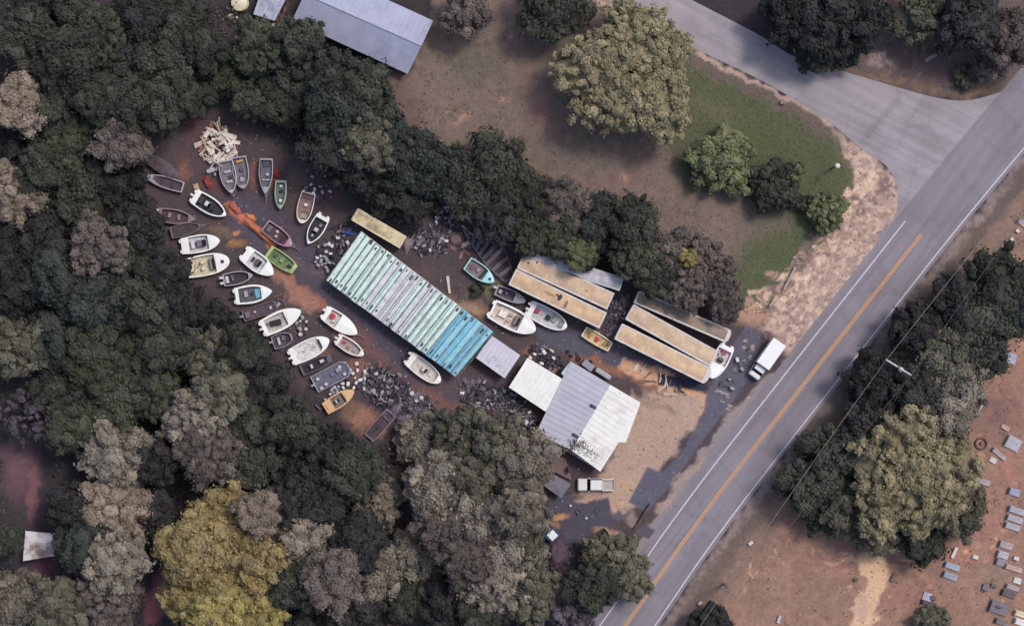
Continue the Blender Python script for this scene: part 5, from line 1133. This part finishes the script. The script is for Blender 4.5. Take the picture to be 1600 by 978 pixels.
scatter('in the pale heap at the top of the yard', 341, 228, 28, 34, [('pw',7),('pk',5),('pr',2),('wc',1),('cw',1),('st',1)], 62, 1, pile=1.1, mind=3.6, sc=(.7, 1.25))
scatter('left of the boat nose beside the pale heap', 333, 262, 8, 14, [('cw',1),('gc',1),('pr',1)], 4, 2)
scatter('clustered at the north corner of the long shed', 509, 402, 17, 22, [('wc',4),('gc',3),('bc',2),('bk',1)], 22, 3, mind=5)
scatter('on the dirt north west of the cream trailer', 500, 285, 32, 22, [('wc',2),('gc',2),('pb',1),('bk',1),('wr',1)], 13, 4, mind=9)
scatter('between the black interior boat and the shed', 540, 372, 20, 24, [('gc',1),('wc',1),('cr',1),('eb',1),('bc',2),('j1',2),('j3',2)], 16, 5, mind=7)
scatter('in the junk hollow ringed by trees', 698, 336, 20, 28, [('wc',2),('gc',2),('cr',1),('bk',2),('wr',1),('bc',1),('j1',3),('j2',3),('j3',3)], 34, 6, rot=-15, mind=5.5)
scatter('in the scrap behind the long shed', 668, 378, 30, 18, [('gc',2),('eb',1),('ty',1),('wc',2),('pr',2),('wr',2),('pg',1),('j1',3),('j2',3),('j3',3)], 34, 7, mind=6.5)
scatter('on the ground beside the cream trailer end', 718, 385, 18, 14, [('pr',2),('pw',1),('pb',1)], 6, 8, mind=8)
scatter('in the big junk field south of the lane', 604, 606, 40, 26, [('eb',2),('bc',3),('gc',1),('cr',2),('dd',1),('ty',1),('wr',4),('pg',3),('sp',2),('j1',5),('j2',5),('j3',5),('pk',1)], 62, 9, rot=30, mind=5.6)
scatter('in the junk along the wood edge', 648, 640, 28, 24, [('eb',1),('pg',4),('bc',2),('wr',3),('sp',2),('j1',4),('j2',4),('j3',4)], 48, 10, rot=20, mind=5)
scatter('around the bow of the grey pontoon boat', 556, 588, 16, 18, [('wc',3),('gc',2),('bk',2),('eb',1)], 13, 11, mind=6)
scatter('between pontoon boat and orange boat', 530, 606, 14, 7, [('wc',2),('gc',2),('bk',1)], 9, 12, rot=-35, mind=5)
scatter('below the blue end of the long shed', 745, 618, 24, 30, [('gc',1),('wc',1),('eb',1),('bc',2),('wr',3),('pg',2),('sp',1),('j1',3),('j2',3),('j3',2)], 34, 13, rot=-30, mind=7)
scatter('along the track beside the white shed', 806, 640, 40, 15, [('eb',1),('wc',1),('gc',1),('bc',2),('wr',2),('pb',1),('cr',1),('j1',3),('j2',3),('j3',2)], 34, 14, rot=48, mind=6.5)
scatter('in the corner between workshop and wood', 838, 690, 20, 14, [('bc',2),('j1',2),('pb',2),('j3',2)], 14, 15, mind=7)
scatter('between lilac shed and trailers', 855, 562, 30, 16, [('eb',1),('gc',1),('wc',1),('ty',1),('pr',2),('bc',1),('j1',2),('j2',2),('j3',1)], 22, 16, rot=25, mind=7)
scatter('in the gap between the two trailer rows', 966, 490, 9, 34, [('pb',2),('wr',2),('j1',2),('dd',1),('pg',2),('j2',2)], 20, 17, rot=22, mind=7)
scatter('beside the black opening boat', 474, 505, 14, 12, [('gc',2),('bk',1),('wr',1),('eb',1)], 8, 18, mind=6)
scatter('on the asphalt near the box truck', 1150, 580, 16, 50, [('wc',1),('gc',1),('eb',1)], 6, 19, rot=38, mind=14)
scatter('under the trees beside the bent pipe', 790, 372, 26, 16, [('eb',2),('pg',1),('bc',1),('wr',1)], 12, 20, rot=25, mind=8)
scatter('beside the blue floored boat', 440, 470, 14, 10, [('gc',1),('eb',1),('pb',1)], 5, 21, mind=7)
scatter('on the orange ground north of the driveway', 1030, 596, 46, 12, [('pk',3),('pb',2),('j3',1),('pw',1)], 10, 31, rot=26, mind=9)
scatter('north of the workshop wall', 905, 560, 24, 6, [('bc',1),('eb',1),('ty',1)], 6, 22, rot=28, mind=8)
scatter('on the deck beside the carport', 434, 42, 8, 5, [('bk',1),('st',1),('gc',1)], 4, 23, mind=5)
scatter('on the dark track below the tool shed', 900, 800, 40, 12, [('bk',1),('cr',1)], 4, 24, mind=14)
def single(k, x, y, label, rz=0, z=-.04, s=1.0, mat=None, group=None):
    me, nm, cat, d = PR[k]; o = bpy.data.objects.new(nm, me); COL.objects.link(o); o.location = P(x, y, z); o.rotation_euler = (0, 0, rz); o.scale = (s, s, s); tag(o, label, cat, group); return o
# buckets on the pontoon boat, and the conspicuous white lids
for i, (x, y, l) in enumerate([(497,592,'near the stern rail'),(503,606,'lower of the stern pair'),(510,600,'by the lower rail amidships'),(531,573,'at the bow corner of the upper rail'),(539,584,'at the bow corner of the lower rail')]):
    single('bk', x, y, f'white bucket on the grey pontoon deck, {l}', z=.78, s=1.15)
for x, y, l, s in [(588,583,'large white bucket in the middle of the junk field',2.2),(558,568,'white bucket above the pontoon bow',2.2),(552,583,'white bucket right of the pontoon bow',1.9),(570,607,'white bucket in the dark patch right of the orange boat',2.0),
   (644,614,'tall white bucket at the right end of the junk field',2.4),(659,621,'white bucket rightmost in the junk field',2.2),(651,626,'pale bucket below the two rightmost white ones',1.7),(470,522,'white bucket between two boats beside the black opening boat',2.2),(599,590,'small white bucket right of the large one',1.3)]:
    single('bk', x, y, l, s=s*.66)
single('tk', 330, 267, 'boxy white tank right beside the pale heap', .3, s=1.9); single('wc', 822, 660, 'white outboard lying alone at the workshop corner', .8, s=1.3)
single('wc', 850, 550, 'white outboard on the red dirt north of the white shed', 2.2, s=1.3)
single('tk', 862, 548, 'pale gas tank on the red dirt north of the white shed', -.6, s=1.1)
def tarp(name, c4, z0, col, label, cat, sag=.2, N=10, rough=.7):
    p = [P(*c, z0) for c in c4]; c = sum(p, Vector((0, 0, 0)))/4; rs = random.Random(int(c4[0][0])); mb = MB(); vs = []
    for i in range(N+1):
        for k in range(N+1):
            u, v = i/N, k/N; q = p[0].lerp(p[1], u).lerp(p[3].lerp(p[2], u), v)-c; e = math.sin(math.pi*u)*math.sin(math.pi*v)
            vs.append((q.x+rs.uniform(-.06, .06), q.y+rs.uniform(-.06, .06), z0*(.25+.75*min(1, e*2.2))+rs.uniform(-.06, .06)+sag*e))
    mb.add(vs, [(i*(N+1)+k, (i+1)*(N+1)+k, (i+1)*(N+1)+k+1, i*(N+1)+k+1)[::-1] for i in range(N) for k in range(N)], M(col, rough, .2, 1.5, tuple(int(v*.75) for v in col), .4))
    o = mb.build(name); o.location = (c.x, c.y, 0); tag(o, label, cat)
    b = 0
    return o
tarp('tarpaulin', [(855,850),(876,842),(896,872),(862,892)], .9, (96,76,92), 'crumpled purple tarpaulin over a heap below the tiny booth', 'tarpaulin')
tarp('tarpaulin', [(529,359),(548,361),(553,367),(541,369)], .35, (52,96,176), 'crumpled bright blue tarpaulin near the shed corner', 'tarpaulin')
tarp('tarpaulin', [(314,280),(323,274),(334,288),(326,298)], .5, (150,66,66), 'red tarpaulin bundle left of the paired grey boats', 'tarpaulin')
tarp('tarpaulin', [(425,266),(434,264),(437,278),(427,278)], .3, (142,52,54), 'dark red tarpaulin beside the narrow grey boat', 'tarpaulin')
tarp('scrap_heap', [(300,288),(309,286),(312,298),(302,298)], .4, (206,172,140), 'small tan heap at the stern of the white rimmed boat', 'heap')
tarp('hull_shell', [(617,650),(646,644),(650,658),(618,668)], .9, (126,112,124), 'upturned grey hull shell in the lower junk by the trees', 'hull', .4)
tarp('hull_shell', [(605,636),(622,628),(630,640),(612,660)], .6, (108,96,110), 'folded grey hull shell left of the upturned one', 'hull', .3)
tarp('hull_shell', [(374,343),(385,337),(432,380),(425,387)], .55, (206,124,94), 'long upturned orange red hull shell lying along the lane beside the mauve boat', 'hull', .25)
tarp('hull_shell', [(354,319),(364,314),(377,331),(370,337)], .4, (184,106,88), 'short rusty red hull piece at the head of the orange hull shell', 'hull', .15)
tarp('sheet', [(382,332),(397,336),(399,345),(385,343)], .35, (220,146,100), 'bright orange sheet beside the head of the orange hull shell', 'sheet')
tarp('sheet', [(1467,80),(1484,66),(1490,70),(1474,84)], .7, (190,180,186), 'torn white sheet on the ground above the junction', 'sheet')
tarp('sheet', [(1444,92),(1466,80),(1470,84),(1448,98)], .5, (168,158,162), 'long torn grey sheet left of the white one above the junction', 'sheet')
tarp('mound', [(700,365),(722,362),(726,382),(704,386)], .7, (132,110,108), 'pinkish grey mound of rubble behind the long shed', 'rubble')
tarp('sheet', [(718,382),(733,374),(737,381),(722,389)], .5, (214,196,170), 'small cream sheet on the pinkish rubble mound', 'sheet')
tarp('sheet', [(626,378),(640,366),(650,376),(634,398)], .5, (148,134,134), 'grey tarpaulin sheet at the end of the cream trailer', 'tarpaulin')
# pale tank by the top edge
mb = MB(); p = P(374, 4, 1.5); mb.tube((0, 0, -.05), (0, 0, 1.3), 1.25, M((228,222,192), .5, .1), 24, 1.2); mb.tube((0, 0, 1.3), (0, 0, 1.6), 1.2, M((228,222,192), .5, .1), 24, .3)
for i in range(8): mb.ring((0, 0, .15+i*.16), 1.28, 1.2, .04, M((190,184,160), .5), 24)
o = mb.build('water_tank'); o.location = (p.x, p.y, 0); tag(o, 'round cream water tank at the top edge left of the carport', 'tank')
mb = MB(); p = P(363, 22, .4)
rs = random.Random(2)
for i in range(12): mb.box((rs.uniform(-.9, .9), rs.uniform(-.9, .9), rs.uniform(.1, .5)), (rs.uniform(.3, .8), rs.uniform(.15, .4), rs.uniform(.1, .3)), M(rs.choice([(196,184,180),(120,104,104),(168,156,150)]), .7), rz=rs.uniform(0, 3))
o = mb.build('rubble_heap'); o.location = (p.x, p.y, 0); tag(o, 'small pale rubble heap below the cream water tank', 'rubble')
mb = MB(); p = P(345, 62, .3)
for i in range(26): a = Vector((rs.uniform(-2.5, 2.5), rs.uniform(-.9, .9), rs.uniform(.1, .5))); mb.tube(a, a+Vector((rs.uniform(1, 2.6), rs.uniform(-.8, .3), rs.uniform(-.1, .2))), .04, M((150,134,126), .9), 5, .015)
o = mb.build('brush_pile'); o.location = (p.x, p.y, 0); tag(o, 'tangle of bare branches below the rubble heap and cream tank', 'branches')
# bent pipe and bare tapering frame behind the trailers
mb = MB(); m_ = M((206,196,198), .5, .15); pp = [(722,352),(730,360),(742,369),(754,375),(764,377),(767,372)]
c = P(745, 366); q = [P(*a, .5)-c for a in pp]
for a, b in zip(q[:-1], q[1:]): mb.tube(a, b, .14, m_, 8)
mb.tube(q[-1]+Vector((0,0,-.1)), q[-1]+Vector((0,0,.25)), .35, m_, 10, .2); mb.tube(q[0], (q[0].x, q[0].y, -.05), .1, m_, 6); mb.tube(q[3], (q[3].x, q[3].y, -.05), .1, m_, 6)
o = mb.build('bent_pipe'); o.location = c; tag(o, 'long pale bent pipe lying along the trees behind the trailers', 'pipe')
c = P(768, 405); mb = MB(); m_ = M((124,114,126), .7, .25, 2, (92,80,92), .4)
A = [P(*a, .7)-c for a in ((724,358),(788,388),(806,440),(795,446),(760,414),(730,372))]
for a, b in zip(A, A[1:]+A[:1]): mb.tube(a, b, .11, m_, 7)
for i in range(9):
    t = (i+.5)/9; a = A[0].lerp(A[1], t) if t < .5 else A[1].lerp(A[2], t*2-1 if t > .5 else 0); a = A[0].lerp(A[1], min(1, t*1.6)) if t < .62 else A[1].lerp(A[2], (t-.62)/.38); b = A[5].lerp(A[4], min(1, t*1.6)) if t < .62 else A[4].lerp(A[3], (t-.62)/.38)
    mb.tube(a, b, .09, m_, 6)
    mb.box(tuple((a+b)/2+Vector((0, 0, -.1))), ((a-b).length*.9, .55, .05), m_, rz=math.atan2((b-a).y, (b-a).x))
for a in A[:4]: mb.tube(a, (a.x, a.y, -.05), .1, m_, 6)
o = mb.build('boat_cradle'); o.location = c; tag(o, 'long tapering grey boat cradle between the aqua boat and the trees', 'cradle')
c = P(700, 445); mb = MB(); mb.prism([(-.3,1.3),(.15,1.4),(.45,-1.4),(.1,-1.3)], -.03, .25, M((214,200,190), .6, .2)); o = mb.build('rudder_blade'); o.location = c; tag(o, 'slim white blade lying on the dirt behind the long shed', 'blade')

# ---------------------------------------------------------------- verge furniture, poles, wires
def pole(x, y, h, label, arm_rz, trans=True, arm=4.6):
    p = P(x, y, h); root = empty('utility_pole', (p.x, p.y, 0), 0, label, 'pole', None); wd = M((140,126,120), .9, .2, 3); gv = M((206,206,208), .4, .1)
    mb = MB(); mb.tube((0, 0, -.1), (0, 0, h), .2, wd, 12, .14); mb.build('post', root)
    d = Vector((math.cos(arm_rz), math.sin(arm_rz), 0)); mb = MB(); mb.tube(d*-arm/2+Vector((0, 0, h-.5)), d*arm/2+Vector((0, 0, h-.5)), .13, gv if trans else wd, 6); mb.build('crossarm', root)
    for s in (-.48, 0, .48):
        mb = MB(); q = d*arm*s; mb.tube((q.x, q.y, h-.4 if s else h), (q.x, q.y, h-.1 if s else h+.3), .09, M((200,196,190), .3), 8, .05); mb.build('insulator', root)
    if trans: 
        mb = MB(); mb.tube((.5, -.35, h-2.2), (.5, -.35, h-1.0), .36, gv, 14); mb.tube((.5, -.35, h-1.0), (.5, -.35, h-.85), .36, gv, 14, .12); mb.build('transformer', root)
    return root, p, d, h, arm
p1 = pole(1405, 574, 11, 'utility pole with pale crossarm and transformer standing in the dark trees across the road', R(-32))
p2 = pole(1142, 926, 10.5, 'utility pole without transformer near the bottom edge beside the cemetery', R(-38), trans=False, arm=3.0)
def wire(a, b, r, label, sag=1.2, c=(140,128,122)):
    m = M(c, .7, .1); mb = MB(); n = 24; o = (a+b)/2
    pr = None
    for i in range(n+1):
        t = i/n; q = a.lerp(b, t)-o; q.z -= sag*4*t*(1-t)
        if pr is not None: mb.tube(pr, q, r, m, 5)
        pr = q
    w_ = mb.build('power_line'); w_.location = o; tag(w_, label, 'cable', 'power lines between the utility poles')
a1 = p1[1]+p1[2]*-2.2+Vector((0, 0, -.2)); b1 = p2[1]+p2[2]*-.95+Vector((0, 0, -.2)); far = P(1660, 224, 11); far2 = P(880, 1300, 10)
wire(a1, b1, .04, 'pale cable from the near pole to the pole at the bottom edge'); wire(far, a1, .04, 'pale cable running from the transformer pole to the right edge'); wire(b1, far2, .05, 'pale cable leaving the lower pole over the bottom edge')
a3 = p1[1]+p1[2]*2.2+Vector((0, 0, -.2)); b3 = p2[1]+p2[2]*.95+Vector((0, 0, -.2)); wire(a3, b3, .03, 'thin dark cable from the far crossarm tip to the lower pole', c=(110,98,100)); wire(far+Vector((1.5, -1, 0)), a3, .03, 'thin dark cable from the far crossarm tip to the right edge', c=(110,98,100))
# lamp post on the lawn
p = P(1309, 259, 6.0); root = empty('lamp_post', (p.x, p.y, 0), 0, 'short lamp post with white round head on the lawn corner above the round bush', 'lamp post'); gm = M((96,84,86), .6)
mb = MB(); mb.tube((0, 0, -.1), (0, 0, 5.6), .16, gm, 10, .1); mb.build('post', root); mb = MB(); mb.tube((0, 0, 5.5), (0, 0, 5.75), .2, gm, 12, .42); mb.tube((0, 0, 5.75), (0, 0, 6.0), .42, M((224,214,214), .3), 14, .25); mb.build('lamp_head', root)
for (a, b), l in ((((1243,417),(1225,452)), 'long pale timber rail on the grass edge beside the gravel verge'), (((1213,462),(1203,478)), 'short grey timber rail on the grass edge near the dirt patch')):
    A, B = P(*a, .6), P(*b, .6); c = (A+B)/2; root = empty('timber_rail', (c.x, c.y, 0), 0, l, 'rail'); mb = MB(); m_ = M((186,176,166), .8, .2); mb.tube(A-c+Vector((0,0,.55)), B-c+Vector((0,0,.55)), .16, m_, 8); mb.build('rail', root)
    for t in (.08, .5, .92):
        q = A.lerp(B, t)-c; mb = MB(); mb.tube((q.x, q.y, -.1), (q.x, q.y, .55), .1, m_, 8); mb.build('post', root)
p = P(1223.5, 133+27, .5); mb = MB(); mb.box((0, 0, .25), (.9, .7, .6), M((150,138,134), .7, .2), bev=.12); mb.tube((.2, 0, .5), (.2, 0, .75), .12, M((110,100,100), .6), 8)
o = mb.build('utility_box'); o.location = (p.x, p.y, 0); tag(o, 'small pale utility box on the dark strip beside the side road', 'utility box')
# black object with pale handle by the trees: an overturned skiff seen near the lower road
boat((939,828),(951,845), 14, 'small black dinghy with a pale rim lying under the tree beside the asphalt', (62,52,58), (70,60,66), (40,34,40), name='dinghy', t0=.05, t1=.9, rim=.1, H=.6, zf=.2, notch=False, group=None, items=[(.5,.1,.7,.2,.4,(150,120,120))])
c = P(1003, 806); mb = MB(); mb.box((0, 0, .35), (4.6, .1, .8), M((96,76,72), .9, .2), rz=R(58)); 
for t in (-2.1, -.7, .7, 2.1): mb.box((t*math.cos(R(58)), t*math.sin(R(58)), .4), (.16, .16, 1.0), M((112,90,84), .9), rz=R(58))
o = mb.build('board_fence'); o.location = c; tag(o, 'short brown board fence beside the road near the dark paved slab', 'fence')

# ---------------------------------------------------------------- cemetery
def grave(x, y, L, W, col, label, rz=-18, h=.22, head=True, hc=None):
    p = P(x, y, .2); root = empty('grave', (p.x, p.y, 0), R(rz), label, 'grave', 'graves across the road'); m = M(col, .6, .15, 2, tuple(int(v*.75) for v in col), .3)
    mb = MB(); mb.box((0, 0, h/2-.03), (L, W, h+.06), m, bev=.04); mb.build('ledger_slab', root)
    if head: mb = MB(); m2 = M(hc or tuple(int(v*.85) for v in col), .5, .15); mb.box((-L/2-.14, 0, .08), (.4, W*1.1, .2), m2); mb.box((-L/2-.14, 0, .5), (.2, W*.9, .7), m2, bev=.08); mb.build('headstone', root)
BL, PG, GY, WH, PK = (168,168,180), (170,158,160), (120,110,118), (216,210,210), (190,160,152)
for a in [(1590,798,2.4,.95,BL,'blue grey slab, top of the three in a stack at the right edge'),(1587,811,2.4,.95,BL,'blue grey slab, middle of the three in a stack at the right edge'),(1583,823,2.2,.95,BL,'blue grey slab, bottom of the three in a stack at the right edge'),
  (1586,769,1.6,1.1,(158,160,186),'short blue slab above the stack of three'),(1535,752,2.6,.9,PG,'pale pinkish slab beside the tree crown'),(1552,719,1.1,.8,WH,'small white block in the maroon ground',-30),(1562,710,2.4,.7,PG,'long pale slab behind the small white block',-40),
  (1584,693,2.2,2.0,(176,172,184),'square pale slab highest beside the right edge',-28),(1489,885,2.2,.9,(162,174,194),'light blue slab over the grey one in the open red ground',-20),(1486,900,2.1,1.0,(158,158,172),'grey slab below the light blue one in the open red ground',-20),
  (1491,863,.5,1.8,WH,'thin upright white kerb above the light blue slab',-25),(1524,870,.6,.9,WH,'tiny white stone right of the light blue slab',70),(1573,852,2.0,1.1,PG,'pale rough slab above the two kerbed graves'),(1568,867,1.6,1.1,(186,178,186),'upper of the two kerbed graves'),(1566,879,1.6,1.1,(150,142,146),'lower of the two kerbed graves'),
  (1588,872,.8,.6,WH,'small white stone near the right edge by the kerbed graves'),(1585,888,2.6,.8,PK,'long pink slab near the right edge'),(1590,907,1.2,.9,WH,'white slab near the right edge above the dark one'),(1583,918,1.9,.7,PG,'pale slab pressed against the dark one'),(1577,928,2.0,1.0,(96,84,92),'dark slab below the pale one near the right edge'),
  (1449,932,1.4,1.3,(180,172,196),'lilac slab standing alone in the lower cemetery'),(1453,943,2.2,.7,(84,74,82),'dark slab right under the lilac one'),(1458,934,.9,.6,(96,84,92),'little dark block right of the lilac slab'),(1540,917,1.0,1.0,GY,'faint grey slab left of the dark slab'),
  (1553,915,1.0,.5,(104,88,92),'short dark stub right of the faint grey slab'),(1562,950,2.8,1.9,GY,'broad grey slab near the lower right corner'),(1560,948,.9,.4,(84,74,82),'dark bar lying on the broad grey slab'),(1566,972,1.8,.8,GY,'grey slab under the broad one at the bottom edge'),
  (1595,959,1.6,.9,(226,204,172),'cream slab at the lower right corner'),(1596,972,1.8,1.0,(230,226,222),'bright white slab at the lower right corner'),
  (1565,400,2.0,.8,(190,186,194),'left of the two pale slabs near the upper right trees',-40),(1574,397,2.2,.8,(186,182,190),'right of the two pale slabs near the upper right trees',-40),(1576,385,.5,.5,WH,'lowest of three small white markers by the path',-40),(1581,374,.5,.5,WH,'middle of three small white markers by the path',-40),(1590,361,.6,.5,WH,'highest of three small white markers by the path',-40),
  (1599,350,1.6,.8,PG,'pale slab at the right edge beyond the three markers',-40),(1580,560,1.6,1.6,(166,172,196),'square light blue slab just below the right edge trees',-15),(1531,637,.4,1.6,WH,'thin white kerb at the rim of the trees',-30),(1571,668,.0+1.4,.7,PK,'faint pink slab in the maroon ground',-30),(1173,848,.8,.5,WH,'small white marker where the cable meets the open ground',40),(1094,942,.7,.5,(206,196,190),'pale marker near the lower pole, left',40),(1217,967,.4,1.2,(196,196,206),'thin pale kerb near the bottom edge',-20),(1396,902,.6,1.3,(112,92,92),'dark stub left of the lilac slab',-30),(1337,906,.6,.5,(96,76,76),'small dark block beside the sand patch',0)]:
    x, y, L, W2, cc, lb = a[:6]; rz = a[6] if len(a) > 6 else -18
    grave(x, y, max(L, .4), W2, cc, lb, rz, h=.2 if L > 1 else .4, head=L > 1.5)
p = P(1534, 693, .4); mb = MB(); mb.ring((0, 0, -.03), 1.0, .75, .35, M((112,92,92), .9, .2), 20); mb.tube((0, 0, -.03), (0, 0, .3), .3, M((120,104,106), .8), 10, .2); o = mb.build('fire_ring'); o.location = (p.x, p.y, 0); tag(o, 'dark round stone ring at the edge of the large cemetery tree', 'stone ring')

# pebbles and scraps on bare ground
def pebbles():
    rs = np.random.RandomState(9); n = 9000; x = rs.uniform(200, 1620, n); y = rs.uniform(150, 990, n)
    k = (polydist(x, y, YARD) > 4) & (rs.rand(n) < .6) | (polydist(x, y, VERGE) > 2) | ((polydist(x, y, CEM) > 60) & (rs.rand(n) < .5)); k &= (polydist(x, y, [(510,437),(565,362),(770,519),(1000,625),(938,736),(838,678)]) < 0) & (linedist(x, y, ROAD) > 50)
    x = x[k]; y = y[k]; mb = MB(); ms = [M((196,176,166), .8), M((120,104,108), .9), M((70,60,66), .9), M((216,206,200), .7), M((96,80,80), .9)]
    for a, b in zip(x, y):
        s = rs.uniform(.05, .17); p = P(a, b, 0); mb.box((p.x, p.y, 0), (s*rs.uniform(1, 1.9), s, s*.9), ms[rs.randint(5)], rz=rs.uniform(0, 3), taper=.6)
    o = mb.build('stones'); tag(o, 'scattered pale and dark stones on the bare dirt', 'stones', kind='stuff')
pebbles()
def weeds():
    rs = np.random.RandomState(19); n = 46000; x = rs.uniform(600, 1620, n); y = rs.uniform(0, 990, n)
    k = (polydist(x, y, GREEN) > -10) | ((polydist(x, y, FIELD) > 5) & (fbm(x, y, 1/16, 44) > .54)) | ((polydist(x, y, CEM) > 8) & (fbm(x, y, 1/14, 54) > .66)) | (polydist(x, y, FOREST_NE) > 8) & (rs.rand(n) < .6)
    k &= (linedist(x, y, ROAD) > 56) & (polydist(x, y, SIDE) < -8) & (polydist(x, y, VERGE) < 0)
    x = x[k]; y = y[k]; n = len(x); p = np.stack([(x-800)/10, (489-y)/10, rs.uniform(.0, .12, n)], 1)
    nn = rs.normal(size=(n, 3))*.45+[0, 0, 1]; nn /= np.linalg.norm(nn, axis=1)[:, None]; a = np.cross(nn, rs.normal(size=(n, 3))); a /= np.linalg.norm(a, axis=1)[:, None]; b = np.cross(nn, a); s = rs.uniform(.07, .17, n)[:, None]
    q = np.stack([p-a*s, p-b*s*.7, p+a*s, p+b*s*.7], 1).reshape(-1, 3); me = bpy.data.meshes.new('weeds'); me.vertices.add(n*4); me.vertices.foreach_set('co', q.astype(np.float32).ravel())
    me.loops.add(n*4); me.loops.foreach_set('vertex_index', np.arange(n*4, dtype=np.int32)); me.polygons.add(n); me.polygons.foreach_set('loop_start', np.arange(0, n*4, 4, dtype=np.int32)); me.update(calc_edges=True)
    ca = me.color_attributes.new('leaf', 'FLOAT_COLOR', 'POINT'); kk = np.repeat(rs.uniform(.7, 1.15, n), 4); ca.data.foreach_set('color', np.stack([kk, kk, kk, np.ones_like(kk)], 1).astype(np.float32).ravel())
    me.materials.append(foliage('grass_blades', (118,116,88), tint=(126,114,98))); o = bpy.data.objects.new('weeds', me); COL.objects.link(o); tag(o, 'low tufts of weeds and grass on the field and lawn', 'grass', kind='stuff')
weeds()
